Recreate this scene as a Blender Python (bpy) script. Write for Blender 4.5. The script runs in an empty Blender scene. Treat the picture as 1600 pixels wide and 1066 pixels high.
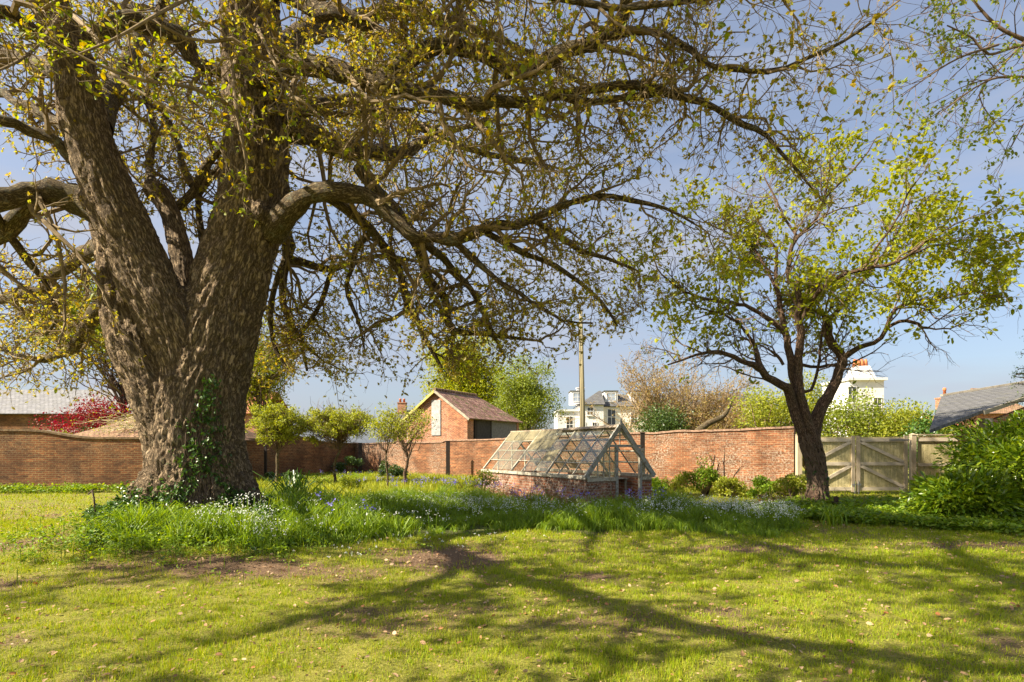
import bpy, math, random
import numpy as np
from mathutils import Vector, Matrix
R = math.radians
SC = bpy.context.scene
# ------------------------------------------------------------------ camera
F, EYE, HZ = 900.0, 1.5, 700.0          # focal length in photo pixels, eye height, horizon row
cam = bpy.data.objects.new('camera', bpy.data.cameras.new('camera')); SC.collection.objects.link(cam)
cam.location = (0, 0, EYE); cam.rotation_euler = (R(90), 0, 0)
cam.data.sensor_width = 36; cam.data.lens = 36*F/1600; cam.data.shift_y = (HZ-533)/1600
cam.data.clip_start = .05; cam.data.clip_end = 3000; SC.camera = cam
# ------------------------------------------------------------------ light
SUN = Vector((-.94, -.33, 0)).normalized(); ELEV = R(40)
SUN = Vector((SUN.x*math.cos(ELEV), SUN.y*math.cos(ELEV), math.sin(ELEV)))
sd = bpy.data.lights.new('sun', 'SUN'); sd.energy = 5.0; sd.angle = R(.53); sd.color = (1, .89, .70)
so = bpy.data.objects.new('sun', sd); SC.collection.objects.link(so)
so.rotation_euler = SUN.to_track_quat('Z', 'Y').to_euler(); so.location = (-20, -10, 30)
w = bpy.data.worlds.new('World'); SC.world = w; w.use_nodes = True; nt = w.node_tree
bg = nt.nodes['Background']; bg.inputs['Strength'].default_value = .07
sky = nt.nodes.new('ShaderNodeTexSky'); sky.sky_type = 'NISHITA'; sky.sun_disc = False
sky.sun_elevation = ELEV; sky.sun_rotation = math.atan2(SUN.x, SUN.y); sky.air_density = 1.0; sky.dust_density = 2.2; sky.ozone_density = 3.2
tc = nt.nodes.new('ShaderNodeTexCoord'); mp = nt.nodes.new('ShaderNodeMapping'); mp.inputs['Scale'].default_value = (1.0, 1.3, 5.5)
mp.inputs['Rotation'].default_value = (0, R(16), 0)
nz = nt.nodes.new('ShaderNodeTexNoise'); nz.inputs['Scale'].default_value = 1.7; nz.inputs['Detail'].default_value = 5; nz.inputs['Roughness'].default_value = .52
rp = nt.nodes.new('ShaderNodeValToRGB'); rp.color_ramp.elements[0].position = .42; rp.color_ramp.elements[1].position = .70
rp.color_ramp.elements[0].color = (.36, .36, .36, 1); rp.color_ramp.elements[1].color = (.95, .95, .95, 1)
mxs = nt.nodes.new('ShaderNodeMix'); mxs.data_type = 'RGBA'; mxs.inputs['B'].default_value = (2.9, 3.05, 3.55, 1)
nt.links.new(tc.outputs['Generated'], mp.inputs[0]); nt.links.new(mp.outputs[0], nz.inputs['Vector']); nt.links.new(nz.outputs[0], rp.inputs[0])
nt.links.new(rp.outputs[0], mxs.inputs['Factor']); nt.links.new(sky.outputs[0], mxs.inputs['A']); nt.links.new(mxs.outputs['Result'], bg.inputs['Color'])
vs = SC.view_settings; vs.view_transform = 'Standard'; vs.look = 'None'; vs.gamma = 1; vs.exposure = 1.5; vs.use_curve_mapping = False
SC.cycles.max_bounces = 7; SC.cycles.diffuse_bounces = 4; SC.cycles.transparent_max_bounces = 12; SC.cycles.transmission_bounces = 4

# ------------------------------------------------------------------ helpers
def at(px, py, Y): return np.array([(px-800)/F*Y, Y, EYE+(HZ-py)/F*Y])
def hash3(i, j, k, seed):
    n = (i*374761393 + j*668265263 + k*2147483647 + seed*1274126177) & 0xffffffff
    n = ((n ^ (n >> 13))*1274126177) & 0xffffffff
    n = ((n ^ (n >> 16))*2246822519) & 0xffffffff
    return ((n ^ (n >> 15)) & 0xffffff)/float(0xffffff)
def vnoise(P, seed=0):
    P = np.asarray(P, float); I = np.floor(P).astype(np.int64); f = P-I; f = f*f*(3-2*f); r = 0
    for a in (0, 1):
        for b in (0, 1):
            for c in (0, 1):
                wt = (f[:, 0] if a else 1-f[:, 0])*(f[:, 1] if b else 1-f[:, 1])*(f[:, 2] if c else 1-f[:, 2])
                r = r + wt*hash3(I[:, 0]+a, I[:, 1]+b, I[:, 2]+c, seed)
    return r
def fbm(P, seed=0, o=4):
    P = np.asarray(P, float); s = 0; a = .5; t = 0
    for i in range(o): s = s+a*vnoise(P*2**i, seed+i); t += a; a *= .5
    return s/t
def n2(x, y, sc, seed=0, o=4):
    x = np.asarray(x, float).ravel(); y = np.asarray(y, float).ravel()
    return fbm(np.stack([x*sc, y*sc, np.full_like(x, .37)], 1), seed, o)
def sstep(a, b, x): t = np.clip((x-a)/(b-a), 0, 1); return t*t*(3-2*t)

def tag(o, label=None, cat=None, group=None, kind=None):
    if label: o['label'] = label
    if cat: o['category'] = cat
    if group: o['group'] = group
    if kind: o['kind'] = kind
    return o
def empty(name, loc, label=None, cat=None, group=None, rz=0):
    o = bpy.data.objects.new(name, None); SC.collection.objects.link(o); o.location = loc; o.rotation_euler = (0, 0, rz)
    o.empty_display_size = .2
    return tag(o, label, cat, group)
def mesh(name, V, faces, mat, parent=None, attrs=None, smooth=False, loc=None):
    """faces: list of int arrays (n,3)/(n,4); V in world space unless the parent carries the offset"""
    V = np.asarray(V, np.float32)
    if not isinstance(faces, (list, tuple)): faces = [faces]
    faces = [np.asarray(f, np.int32) for f in faces if len(f)]
    me = bpy.data.meshes.new(name)
    me.vertices.add(len(V)); me.vertices.foreach_set('co', V.ravel())
    nl = sum(f.size for f in faces); npl = sum(len(f) for f in faces)
    me.loops.add(nl); me.loops.foreach_set('vertex_index', np.concatenate([f.ravel() for f in faces]))
    tot = np.concatenate([np.full(len(f), f.shape[1], np.int32) for f in faces])
    st = np.concatenate([[0], np.cumsum(tot)[:-1]]).astype(np.int32)
    me.polygons.add(npl); me.polygons.foreach_set('loop_start', st); me.polygons.foreach_set('loop_total', tot)
    me.polygons.foreach_set('use_smooth', np.full(npl, bool(smooth)))
    me.update(calc_edges=True)
    for k, a in (attrs or {}).items():
        a = np.asarray(a, np.float32)
        if a.ndim == 1: me.attributes.new(k, 'FLOAT', 'POINT').data.foreach_set('value', a)
        else: me.attributes.new(k, 'FLOAT_VECTOR', 'POINT').data.foreach_set('vector', a.ravel())
    if mat: me.materials.append(mat)
    o = bpy.data.objects.new(name, me); SC.collection.objects.link(o)
    if parent: o.parent = parent
    if loc is not None: o.location = loc
    return o
class MB:
    """collects boxes, bars and polygons, then links them as one mesh object"""
    def __init__(s): s.v = []; s.f = {}; s.n = 0
    def add(s, v, f):
        v = np.asarray(v, float); s.v.append(v)
        for q in f: s.f.setdefault(len(q), []).append([i+s.n for i in q])
        s.n += len(v); return s
    def frame_box(s, c, X, Y, Z):
        c, X, Y, Z = [np.asarray(a, float) for a in (c, X, Y, Z)]
        v = [c+a*X+b*Y+d*Z for d in (-1, 1) for a, b in ((-1, -1), (1, -1), (1, 1), (-1, 1))]
        return s.add(v, [(3, 2, 1, 0), (4, 5, 6, 7), (0, 1, 5, 4), (1, 2, 6, 5), (2, 3, 7, 6), (3, 0, 4, 7)])
    def box(s, c, size):
        return s.frame_box(c, (size[0]/2, 0, 0), (0, size[1]/2, 0), (0, 0, size[2]/2))
    def bb(s, x0, x1, y0, y1, z0, z1): return s.box(((x0+x1)/2, (y0+y1)/2, (z0+z1)/2), (x1-x0, y1-y0, z1-z0))
    def bar(s, p, q, w, h, up=(0, 0, 1)):
        p = np.asarray(p, float); q = np.asarray(q, float); d = q-p; L = np.linalg.norm(d); d /= L
        x = np.cross(d, up); x /= np.linalg.norm(x)+1e-9; z = np.cross(x, d)
        return s.frame_box((p+q)/2, x*w/2, d*L/2, z*h/2)
    def tube(s, pts, rad, k=10, cap=True):
        pts = np.asarray(pts, float)[None]; rad = np.full(pts.shape[1], rad) if np.isscalar(rad) else np.asarray(rad, float)
        V, Q, _ = tubes(pts, rad[None], k); f = [tuple(q) for q in Q]
        if cap: m = pts.shape[1]; f += [tuple(range(k))[::-1], tuple(range((m-1)*k, m*k))]
        return s.add(V, f)
    def build(s, name, mat, parent=None, smooth=False):
        return mesh(name, np.concatenate(s.v), [s.f[k] for k in s.f], mat, parent, smooth=smooth)

def tubes(P, RAD, k, off=None, rng=None):
    """P (n,s,3), RAD (n,s) -> verts, quads, bark coordinates; parallel transported"""
    n, s, _ = P.shape
    T = np.empty_like(P); T[:, 1:-1] = P[:, 2:]-P[:, :-2]; T[:, 0] = P[:, 1]-P[:, 0]; T[:, -1] = P[:, -1]-P[:, -2]
    T /= np.linalg.norm(T, axis=2, keepdims=True)+1e-9
    a = np.where(np.abs(T[:, 0, 2:3]) > .8, np.array([[1., 0, 0]]), np.array([[0, 0, 1.]]))
    U = np.empty_like(P); u = np.cross(T[:, 0], a); u /= np.linalg.norm(u, axis=1, keepdims=True)+1e-9; U[:, 0] = u
    for i in range(1, s):
        u = u-(u*T[:, i]).sum(1, keepdims=True)*T[:, i]; u /= np.linalg.norm(u, axis=1, keepdims=True)+1e-9; U[:, i] = u
    W = np.cross(T, U)
    th = np.arange(k)*2*math.pi/k; c = np.cos(th); d = np.sin(th)
    V = P[:, :, None]+RAD[:, :, None, None]*(c[None, None, :, None]*U[:, :, None]+d[None, None, :, None]*W[:, :, None])
    i = np.arange(n)[:, None, None]*(s*k)+np.arange(s-1)[None, :, None]*k; j = np.arange(k)[None, None]
    q = np.stack([i+j, i+(j+1) % k, i+k+(j+1) % k, i+k+j], -1).reshape(-1, 4)
    seg = np.linalg.norm(np.diff(P, axis=1), axis=2); t = np.concatenate([np.zeros((n, 1)), np.cumsum(seg, 1)], 1)
    bk = np.empty((n, s, k, 3)); bk[..., 0] = RAD[:, :, None]*c; bk[..., 1] = RAD[:, :, None]*d; bk[..., 2] = t[:, :, None]
    bk[..., 0] += (np.arange(n)*.731 % 7)[:, None, None]
    return V.reshape(-1, 3), q, bk.reshape(-1, 3)

def smooth_line(pts, step=.3, extra=None):
    """Catmull-Rom through pts (m,3+), resampled at about step metres"""
    pts = np.asarray(pts, float); m = len(pts); P = np.vstack([2*pts[0]-pts[1], pts, 2*pts[-1]-pts[-2]]); out = []
    for i in range(m-1):
        a, b, c, d = P[i:i+4]; L = np.linalg.norm((c-b)[:3]); n = max(2, int(L/step)+1)
        t = np.linspace(0, 1, n, endpoint=False)[:, None]
        out.append(.5*((2*b)+(-a+c)*t+(2*a-5*b+4*c-d)*t**2+(-a+3*b-3*c+d)*t**3))
    out.append(pts[-1:]); return np.concatenate(out)
def unit(v): return v/(np.linalg.norm(v, axis=-1, keepdims=True)+1e-9)
def grow(P0, D0, L, R0, steps, wig, grav, rng, taper=.75, ease=None):
    n = len(P0); P = np.empty((n, steps+1, 3)); P[:, 0] = P0; d = unit(np.asarray(D0, float)); L = np.asarray(L, float)
    for i in range(steps):
        d = d+wig*rng.normal(size=(n, 3)); d[:, 2] += grav; d = unit(d); P[:, i+1] = P[:, i]+d*(L/steps)[:, None]
    t = np.linspace(0, 1, steps+1)[None]; return P, np.asarray(R0)[:, None]*(1-taper*t)
def spawn(P, RAD, per, t0, ang, rng, flat=1.0, rs=.6):
    """per children on each branch: start points, directions, radii, parent length"""
    n, s, _ = P.shape; m = n*per; bi = np.repeat(np.arange(n), per)
    t = (t0+(1-t0)*(np.tile(np.arange(per), n)+rng.random(m))/per)*(s-1); t = np.minimum(t, s-1.001); i = t.astype(int); f = (t-i)[:, None]
    p = P[bi, i]*(1-f)+P[bi, i+1]*f; tg = unit(P[bi, i+1]-P[bi, i]); r = RAD[bi, i]*(1-f[:, 0])+RAD[bi, i+1]*f[:, 0]
    x = rng.normal(size=(m, 3)); x[:, 2] *= flat; x = unit(x-(x*tg).sum(1, keepdims=True)*tg)
    A = (ang*(.65+.7*rng.random(m)))[:, None]; return p, np.cos(A)*tg+np.sin(A)*x, r*rs, bi
def rot_basis(D, rng, tilt=None):
    """rows: (n,3,3) with y axis along D, z roughly up"""
    n = len(D); y = unit(D); z = rng.normal(size=(n, 3))*(.8 if tilt is None else tilt); z[:, 2] += 1
    x = unit(np.cross(y, z)); z = np.cross(x, y); return np.stack([x, y, z], 1)
LEAF4 = (np.array([[0, 0, 0], [.32, .45, .06], [0, 1, -.05], [-.32, .45, .06]], float), [[0, 1, 2, 3]], [])
LEAF6 = (np.array([[0, 0, 0], [0, .5, -.03], [0, 1, -.16], [.26, .25, .05], [.24, .68, .0], [-.26, .25, .05], [-.24, .68, .0]], float),
         [[0, 3, 4, 1], [0, 1, 6, 5]], [[1, 4, 2], [1, 2, 6]])
LANCE = (np.array([[0, 0, 0], [0, .5, -.02], [0, 1, -.14], [.15, .3, .035], [.13, .7, .0], [-.15, .3, .035], [-.13, .7, .0]], float),
         [[0, 3, 4, 1], [0, 1, 6, 5]], [[1, 4, 2], [1, 2, 6]])
def leaves(C, D, S, tpl, rng, tilt=None):
    T, q, t = tpl; n = len(C); B = rot_basis(D, rng, tilt)
    V = C[:, None]+np.asarray(S).reshape(-1, 1, 1)*np.einsum('vi,nij->nvj', T, B); k = len(T)
    off = (np.arange(n)*k)[:, None, None]; fs = []
    if len(q): fs.append((off+np.array(q)[None]).reshape(-1, 4))
    if len(t): fs.append((off+np.array(t)[None]).reshape(-1, 3))
    return V.reshape(-1, 3), fs
def merge(parts):
    """parts: list of (V, [faces]) -> one (V, faces)"""
    V = []; F3 = []; F4 = []; o = 0
    for v, fs in parts:
        for f in fs:
            if len(f): (F4 if f.shape[1] == 4 else F3).append(f+o)
        V.append(v); o += len(v)
    return np.concatenate(V), [np.concatenate(x) for x in (F4, F3) if x]

# ------------------------------------------------------------------ materials
def nodes(name):
    m = bpy.data.materials.new(name); m.use_nodes = True; t = m.node_tree; b = t.nodes['Principled BSDF']
    b.inputs['Roughness'].default_value = .85; b.inputs['Specular IOR Level'].default_value = .25; return m, t, b
def nd(t, typ, ins=None, **kw):
    n = t.nodes.new('ShaderNode'+typ)
    for k, v in kw.items(): setattr(n, k, v)
    for k, v in (ins or {}).items():
        s = n.inputs[k]
        if isinstance(v, bpy.types.NodeSocket): t.links.new(v, s)
        else: s.default_value = v
    return n
def ramp(t, fac, stops, interp='LINEAR'):
    n = nd(t, 'ValToRGB', {0: fac}); r = n.color_ramp; r.interpolation = interp
    while len(r.elements) < len(stops): r.elements.new(.5)
    for e, (p, c) in zip(r.elements, stops):
        e.position = p; e.color = (*c, 1) if len(c) == 3 else c
    return n.outputs[0]
def mixc(t, f, a, b, bt='MIX'):
    n = t.nodes.new('ShaderNodeMix'); n.data_type = 'RGBA'; n.blend_type = bt
    for k, v in (('Factor', f), ('A', a), ('B', b)):
        s = [i for i in n.inputs if i.name == k and i.enabled][0] if k != 'Factor' else n.inputs[0]
        if isinstance(v, bpy.types.NodeSocket): t.links.new(v, s)
        else: s.default_value = v if k == 'Factor' else (*v, 1)
    return n.outputs['Result']
def noise(t, vec, sc, det=4, rough=.55, dist=0): return nd(t, 'TexNoise', {'Vector': vec, 'Scale': sc, 'Detail': det, 'Roughness': rough, 'Distortion': dist}).outputs[0]
def mp_(t, vec, sc=(1, 1, 1), loc=(0, 0, 0), rot=(0, 0, 0)): return nd(t, 'Mapping', {0: vec, 'Location': loc, 'Rotation': rot, 'Scale': sc}).outputs[0]
def bump(t, b, h, dist, st=1.0): t.links.new(nd(t, 'Bump', {'Height': h, 'Distance': dist, 'Strength': st}).outputs[0], b.inputs['Normal'])
def ocoord(t): return nd(t, 'TexCoord').outputs['Object']
def math_(t, op, a, b=0.0, c=False): return nd(t, 'Math', {0: a, 1: b}, operation=op, use_clamp=c).outputs[0]

def plain(name, col, rough=.8, var=.25, sc=6, metal=0, bmp=0, spec=.25):
    m, t, b = nodes(name); o = ocoord(t); n = noise(t, o, sc, 6, .65)
    c = ramp(t, n, [(.3, tuple(x*(1-var) for x in col)), (.7, tuple(min(1, x*(1+var)) for x in col))])
    t.links.new(c, b.inputs['Base Color']); b.inputs['Roughness'].default_value = rough; b.inputs['Metallic'].default_value = metal
    b.inputs['Specular IOR Level'].default_value = spec
    if bmp: bump(t, b, n, bmp)
    return m
def leafmat(name, cols, trans=.35, rough=.5, spec=.3, tcol=None):
    m, t, b = nodes(name); g = nd(t, 'NewGeometry').outputs['Random Per Island']
    k = len(cols); c = ramp(t, g, [(i/max(1, k-1), cols[i]) for i in range(k)])
    t.links.new(c, b.inputs['Base Color']); b.inputs['Roughness'].default_value = rough; b.inputs['Specular IOR Level'].default_value = spec
    hs = nd(t, 'HueSaturation', {'Hue': .485, 'Saturation': 1.1, 'Value': 1.5, 'Color': c}).outputs[0]
    tr = nd(t, 'BsdfTranslucent', {'Color': hs}); mx = nd(t, 'MixShader', {0: trans, 1: b.outputs[0], 2: tr.outputs[0]})
    t.links.new(mx.outputs[0], t.nodes['Material Output'].inputs[0]); return m
def barkmat(name, dark, lite, sc=1.0, lichen=.0, moss=.0, bd=.03):
    m, t, b = nodes(name); a = nd(t, 'Attribute', attribute_name='bk').outputs['Vector']
    v = mp_(t, a, (sc, sc, sc*.26)); n1 = noise(t, v, 62, 8, .78, .8); wc = nd(t, 'TexNoise', {'Vector': v, 'Scale': 26.0, 'Detail': 4.0}).outputs['Color']
    vw = nd(t, 'VectorMath', {0: v, 1: nd(t, 'VectorMath', {0: wc, 1: (.055, .055, .055)}, operation='MULTIPLY').outputs[0]}, operation='ADD').outputs[0]
    rd = noise(t, vw, 23, 5, .62); rg = math_(t, 'SUBTRACT', 1.0, math_(t, 'MULTIPLY', math_(t, 'ABSOLUTE', math_(t, 'SUBTRACT', rd, .5)), 9.0), True)
    f = math_(t, 'SUBTRACT', math_(t, 'ADD', math_(t, 'MULTIPLY', n1, .75), .18), math_(t, 'MULTIPLY', rg, .5))
    c = ramp(t, f, [(.10, tuple(x*.4 for x in dark)), (.36, dark), (.66, lite), (.9, tuple(min(1, x*1.25) for x in lite))])
    o = ocoord(t)
    if lichen:
        l = ramp(t, noise(t, o, 7, 7, .75), [(.54, (0, 0, 0)), (.64, (lichen,)*3)])
        c = mixc(t, l, c, (.30, .32, .25))
    if moss:
        l = ramp(t, noise(t, o, 2.3, 6, .7), [(.48, (0, 0, 0)), (.66, (moss,)*3)])
        c = mixc(t, l, c, (.10, .105, .025))
    t.links.new(c, b.inputs['Base Color']); b.inputs['Roughness'].default_value = .92; bump(t, b, f, bd, 1.0); return m
def brickmat(name, c1, c2, mortar, lichen=.3, bright=(.62, .58, .5), grime=.5, sc=1.0, seedloc=(0, 0, 0)):
    m, t, b = nodes(name); o = ocoord(t); s = nd(t, 'SeparateXYZ', {0: o})
    wob = noise(t, o, 1.1, 3); zz = math_(t, 'ADD', s.outputs[2], math_(t, 'MULTIPLY', math_(t, 'SUBTRACT', wob, .5), .05))
    xy = math_(t, 'ADD', s.outputs[0], s.outputs[1]); v = nd(t, 'CombineXYZ', {0: xy, 1: zz, 2: 0.0}).outputs[0]
    br = nd(t, 'TexBrick', {'Vector': v, 'Color1': (*c1, 1), 'Color2': (*c2, 1), 'Mortar': (*mortar, 1), 'Scale': 1.0/sc, 'Mortar Size': .0115, 'Mortar Smooth': .25, 'Bias': -.1,
                            'Brick Width': .228, 'Row Height': .075}); br.offset = .5
    ol = mp_(t, o, loc=seedloc)
    c = br.outputs[0]
    cell = nd(t, 'TexVoronoi', {'Vector': mp_(t, v, (4.4, 13.3, 1)), 'Scale': 1.0}, feature='F1').outputs['Color']
    cv = nd(t, 'SeparateColor', {0: cell}).outputs[0]
    c = mixc(t, .55, c, ramp(t, cv, [(.0, (.28, .2, .17)), (.35, (.85, .75, .7)), (.7, (1.2, 1.05, .95)), (1, (1.75, 1.5, 1.25))]), 'MULTIPLY')
    big = noise(t, ol, .9, 5, .6)
    c = mixc(t, math_(t, 'MULTIPLY', ramp(t, big, [(.38, (1, 1, 1)), (.6, (0, 0, 0))]), grime), c, tuple(x*.32 for x in c2))
    fine = noise(t, ol, 16, 8, .8); reg = noise(t, ol, .55, 2)
    l = math_(t, 'MULTIPLY', ramp(t, fine, [(.49, (0, 0, 0)), (.57, (1, 1, 1))]), ramp(t, reg, [(.40, (.12, .12, .12)), (.58, (1, 1, 1))]))
    c = mixc(t, math_(t, 'MULTIPLY', l, lichen), c, bright)
    t.links.new(c, b.inputs['Base Color']); h = math_(t, 'SUBTRACT', math_(t, 'MULTIPLY', fine, .5), br.outputs['Fac'])
    bump(t, b, h, .012); b.inputs['Roughness'].default_value = .9; return m
def rowmat(name, cols, row=.2, wid=.25, rough=.7, mossy=0, ax='y', bd=.02):
    """courses of slates or tiles; local x along the eave, local y up the slope"""
    m, t, b = nodes(name); o = ocoord(t)
    br = nd(t, 'TexBrick', {'Vector': o, 'Color1': (*cols[0], 1), 'Color2': (*cols[1], 1), 'Mortar': (*tuple(x*.35 for x in cols[0]), 1), 'Scale': 1.0, 'Mortar Size': .012,
                            'Mortar Smooth': .2, 'Brick Width': wid, 'Row Height': row}); br.offset = .5
    n = noise(t, o, 3, 7, .75); c = mixc(t, .6, br.outputs[0], ramp(t, n, [(.3, (.55, .55, .55)), (.7, (1.45, 1.4, 1.35))]), 'MULTIPLY')
    if mossy: c = mixc(t, math_(t, 'MULTIPLY', ramp(t, noise(t, o, 1.6, 6, .7), [(.5, (0, 0, 0)), (.62, (1, 1, 1))]), mossy), c, (.16, .15, .05))
    t.links.new(c, b.inputs['Base Color']); b.inputs['Roughness'].default_value = rough
    bump(t, b, math_(t, 'SUBTRACT', n, br.outputs['Fac']), bd); return m
def woodmat(name, col, var=.35, rough=.8, axis=2, flake=None, sc=1.0):
    m, t, b = nodes(name); o = ocoord(t); s = [14*sc, 14*sc, 14*sc]; s[axis] = 1.2*sc
    n = noise(t, mp_(t, o, tuple(s)), 1.0, 8, .65); c = ramp(t, n, [(.28, tuple(x*(1-var) for x in col)), (.5, col), (.72, tuple(min(1, x*(1+var)) for x in col))])
    if flake:
        f = ramp(t, noise(t, o, 11, 8, .8), [(.5, (0, 0, 0)), (.56, (1, 1, 1))]); c = mixc(t, f, c, flake)
    t.links.new(c, b.inputs['Base Color']); b.inputs['Roughness'].default_value = rough; bump(t, b, n, .004); return m
M = {}
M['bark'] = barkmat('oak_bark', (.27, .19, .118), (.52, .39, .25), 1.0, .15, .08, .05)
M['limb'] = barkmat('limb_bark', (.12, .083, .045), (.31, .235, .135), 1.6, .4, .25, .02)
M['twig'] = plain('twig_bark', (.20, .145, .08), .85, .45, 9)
M['bark2'] = barkmat('ivied_bark', (.12, .072, .048), (.33, .205, .13), 2.0, .12, .15, .02)
M['twig2'] = plain('thin_bark', (.14, .095, .065), .85, .4, 9)
M['birchbark'] = plain('birch_bark', (.42, .36, .3), .7, .5, 9)
M['buffbark'] = plain('buff_bark', (.27, .195, .115), .8, .35, 9)
M['oakleaf'] = leafmat('oak_leaf', [(.27, .21, .03), (.37, .32, .05), (.29, .33, .04), (.42, .31, .05), (.20, .21, .03)], .5)
M['oakbig'] = leafmat('broad_leaf', [(.16, .22, .02), (.30, .34, .03), (.12, .17, .02), (.36, .26, .02), (.22, .28, .03)], .5)
M['lime'] = leafmat('lime_leaf', [(.26, .30, .015), (.36, .37, .02), (.16, .22, .015), (.32, .30, .02)], .45)
M['birchleaf'] = leafmat('birch_leaf', [(.20, .26, .03), (.14, .20, .03), (.28, .29, .04)], .45)
M['farleaf'] = leafmat('spring_leaf', [(.18, .24, .022), (.25, .29, .03), (.12, .17, .022)], .35)
M['yelleaf'] = leafmat('yellow_green_leaf', [(.26, .30, .03), (.34, .35, .04), (.18, .24, .03)], .4)
M['darkleaf'] = leafmat('dark_leaf', [(.035, .075, .015), (.06, .11, .02), (.09, .14, .02)], .2, .4, .5)
M['laurel'] = leafmat('laurel_leaf', [(.08, .16, .012), (.14, .23, .014), (.28, .36, .018), (.06, .12, .012)], .33, .28, .6)
M['ivy'] = leafmat('ivy_leaf', [(.03, .075, .012), (.055, .12, .015), (.09, .17, .02)], .2, .35, .5)
M['redleaf'] = leafmat('crimson_leaf', [(.19, .010, .016), (.27, .025, .02), (.13, .01, .016), (.34, .06, .015)], .35)
M['pink'] = leafmat('blossom_petal', [(.62, .42, .40), (.5, .4, .3), (.3, .34, .1)], .4)
M['catkin'] = leafmat('buff_bud', [(.31, .21, .075), (.40, .29, .11), (.22, .21, .05), (.36, .22, .07)], .4)
M['grass'] = leafmat('grass_blade', [(.20, .30, .008), (.31, .38, .010), (.12, .21, .008), (.40, .40, .015), (.24, .34, .008), (.48, .40, .08)], .35, .6)
M['bed'] = leafmat('bulb_foliage', [(.13, .23, .018), (.18, .29, .02), (.26, .35, .025), (.10, .17, .018)], .4, .45, .4)
M['weed'] = leafmat('weed_leaf', [(.15, .26, .018), (.22, .33, .022), (.10, .18, .018), (.30, .36, .025)], .38)
M['white'] = leafmat('white_petal', [(.75, .77, .75), (.85, .85, .82)], .3)
M['blue'] = leafmat('bluebell_petal', [(.17, .13, .55), (.25, .2, .7), (.4, .36, .75)], .35)
M['litter'] = leafmat('dry_leaf', [(.28, .16, .08), (.40, .28, .16), (.20, .10, .05), (.50, .36, .22), (.38, .15, .05)], .1, .8)
# ------------------------------------------------------------------ ground
TX, TY = -5.15, 9.5      # foot of the great tree
SX, SY = 7.15, 13.6      # foot of the small tree
def ground_z(x, y):
    x = np.asarray(x, float).ravel(); y = np.asarray(y, float).ravel()
    d = np.hypot((x-TX), (y-TY)*1.0)
    z = .55*np.exp(-(d/2.1)**2)+.10*np.exp(-(d/4.5)**2)
    z += .12*np.exp(-(((x-SX)/1.3)**2+((y-SY)/1.3)**2))
    z += .07*(n2(x, y, .35, 5, 3)-.5)*sstep(2, 5, y)+.03*(n2(x, y, 1.9, 9, 2)-.5)
    return z
def bare_mask(x, y):
    """1 where the lawn is worn to soil"""
    x = np.asarray(x, float).ravel(); y = np.asarray(y, float).ravel()
    b = np.maximum(.42*sstep(.50, .68, n2(x, y, .8, 21, 4)), .4*sstep(.55, .68, n2(x, y, 4.5, 23, 3)))
    for cx, cy, rx, ry, a in ((-3.2, 6.7, 1.9, .6, .85), (-.85, 7.6, .85, 1.0, .95), (.9, 6.6, .5, .35, .8), (-6.3, 5.9, 1.6, .45, .8), (-7.2, 7.6, 2.2, .35, .9), (-1.6, 7.9, 1.0, .5, .5),
                              (1.7, 5.3, .9, .3, .5), (3.6, 8.6, 1.6, .5, .7), (7.5, 8.9, 2.2, .45, .8), (6.2, 13.4, 1.5, 1.2, .9), (-4.3, 6.1, 1.5, .35, .5), (-11, 8.9, 2.5, .35, .8), (9.0, 7.6, 1.4, .3, .5)):
        d = ((x-cx)/rx)**2+((y-cy)/ry)**2; b = np.maximum(b, a*np.exp(-d)*(.45+1.0*n2(x, y, 2.6, 31, 3)))
    return np.clip(b*(.6+.8*n2(x, y, 5, 41, 2)), 0, 1)
def bed_mask(x, y):
    """1 inside the bulb bed between the great tree, the glasshouse and the small tree"""
    x = np.asarray(x, float).ravel(); y = np.asarray(y, float).ravel()
    X = [-5.4, -4.2, -3.2, -2.3, -1.2, .0, 1.2, 2.8, 4.4, 5.6, 6.3]; Yf = [7.2, 6.9, 7.3, 8.1, 9.6, 10.1, 10.0, 10.2, 10.0, 11.0, 13.0]
    X2 = [-6, -4, -2, 0, 1.5, 3.8, 5.0, 6.2]; Yb = [9, 14.5, 17.5, 17.2, 14.4, 14.6, 13.9, 13.0]
    f = np.interp(x, X, Yf)+2.0*(n2(x, x*0, .8, 55, 3)-.5)+.7*(n2(x, y, 2.5, 59, 2)-.5); b = np.interp(x, X2, Yb)+1.0*(n2(x, y, .8, 57, 3)-.5)
    return (sstep(-.15, .25, y-f)*sstep(-.3, .3, b-y)*sstep(-5.6, -5.0, x)*(1-sstep(5.9, 6.4, x)))
def dens(a, b, n, g): return a+(b-a)*np.linspace(0, 1, n)**g
gx = np.concatenate([-dens(17, 900, 26, 3)[::-1][:-1], np.arange(-17, 17, .14), dens(17, 900, 26, 3)])
gy = np.concatenate([-dens(0, 300, 12, 3)[::-1][:-1]-.01, np.arange(0, 24, .14), dens(24, 1500, 34, 3)])
X_, Y_ = np.meshgrid(gx, gy); nx, ny = len(gx), len(gy)
i = (np.arange(ny-1)[:, None]*nx+np.arange(nx-1)[None]).ravel()
gq = np.stack([i, i+1, i+1+nx, i+nx], 1)
m, t, b = nodes('lawn_soil'); o = ocoord(t); ba = nd(t, 'Attribute', attribute_name='bare').outputs['Fac']; bd_ = nd(t, 'Attribute', attribute_name='bed').outputs['Fac']
fn = noise(t, o, 38, 8, .75); md = noise(t, o, 3.2, 5, .6)
gr = ramp(t, fn, [(.34, (.05, .05, .010)), (.5, (.18, .18, .02)), (.66, (.40, .36, .10))])
gr = mixc(t, ramp(t, md, [(.42, (0, 0, 0)), (.68, (.65, .65, .65))]), gr, (.33, .30, .055))
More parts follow.
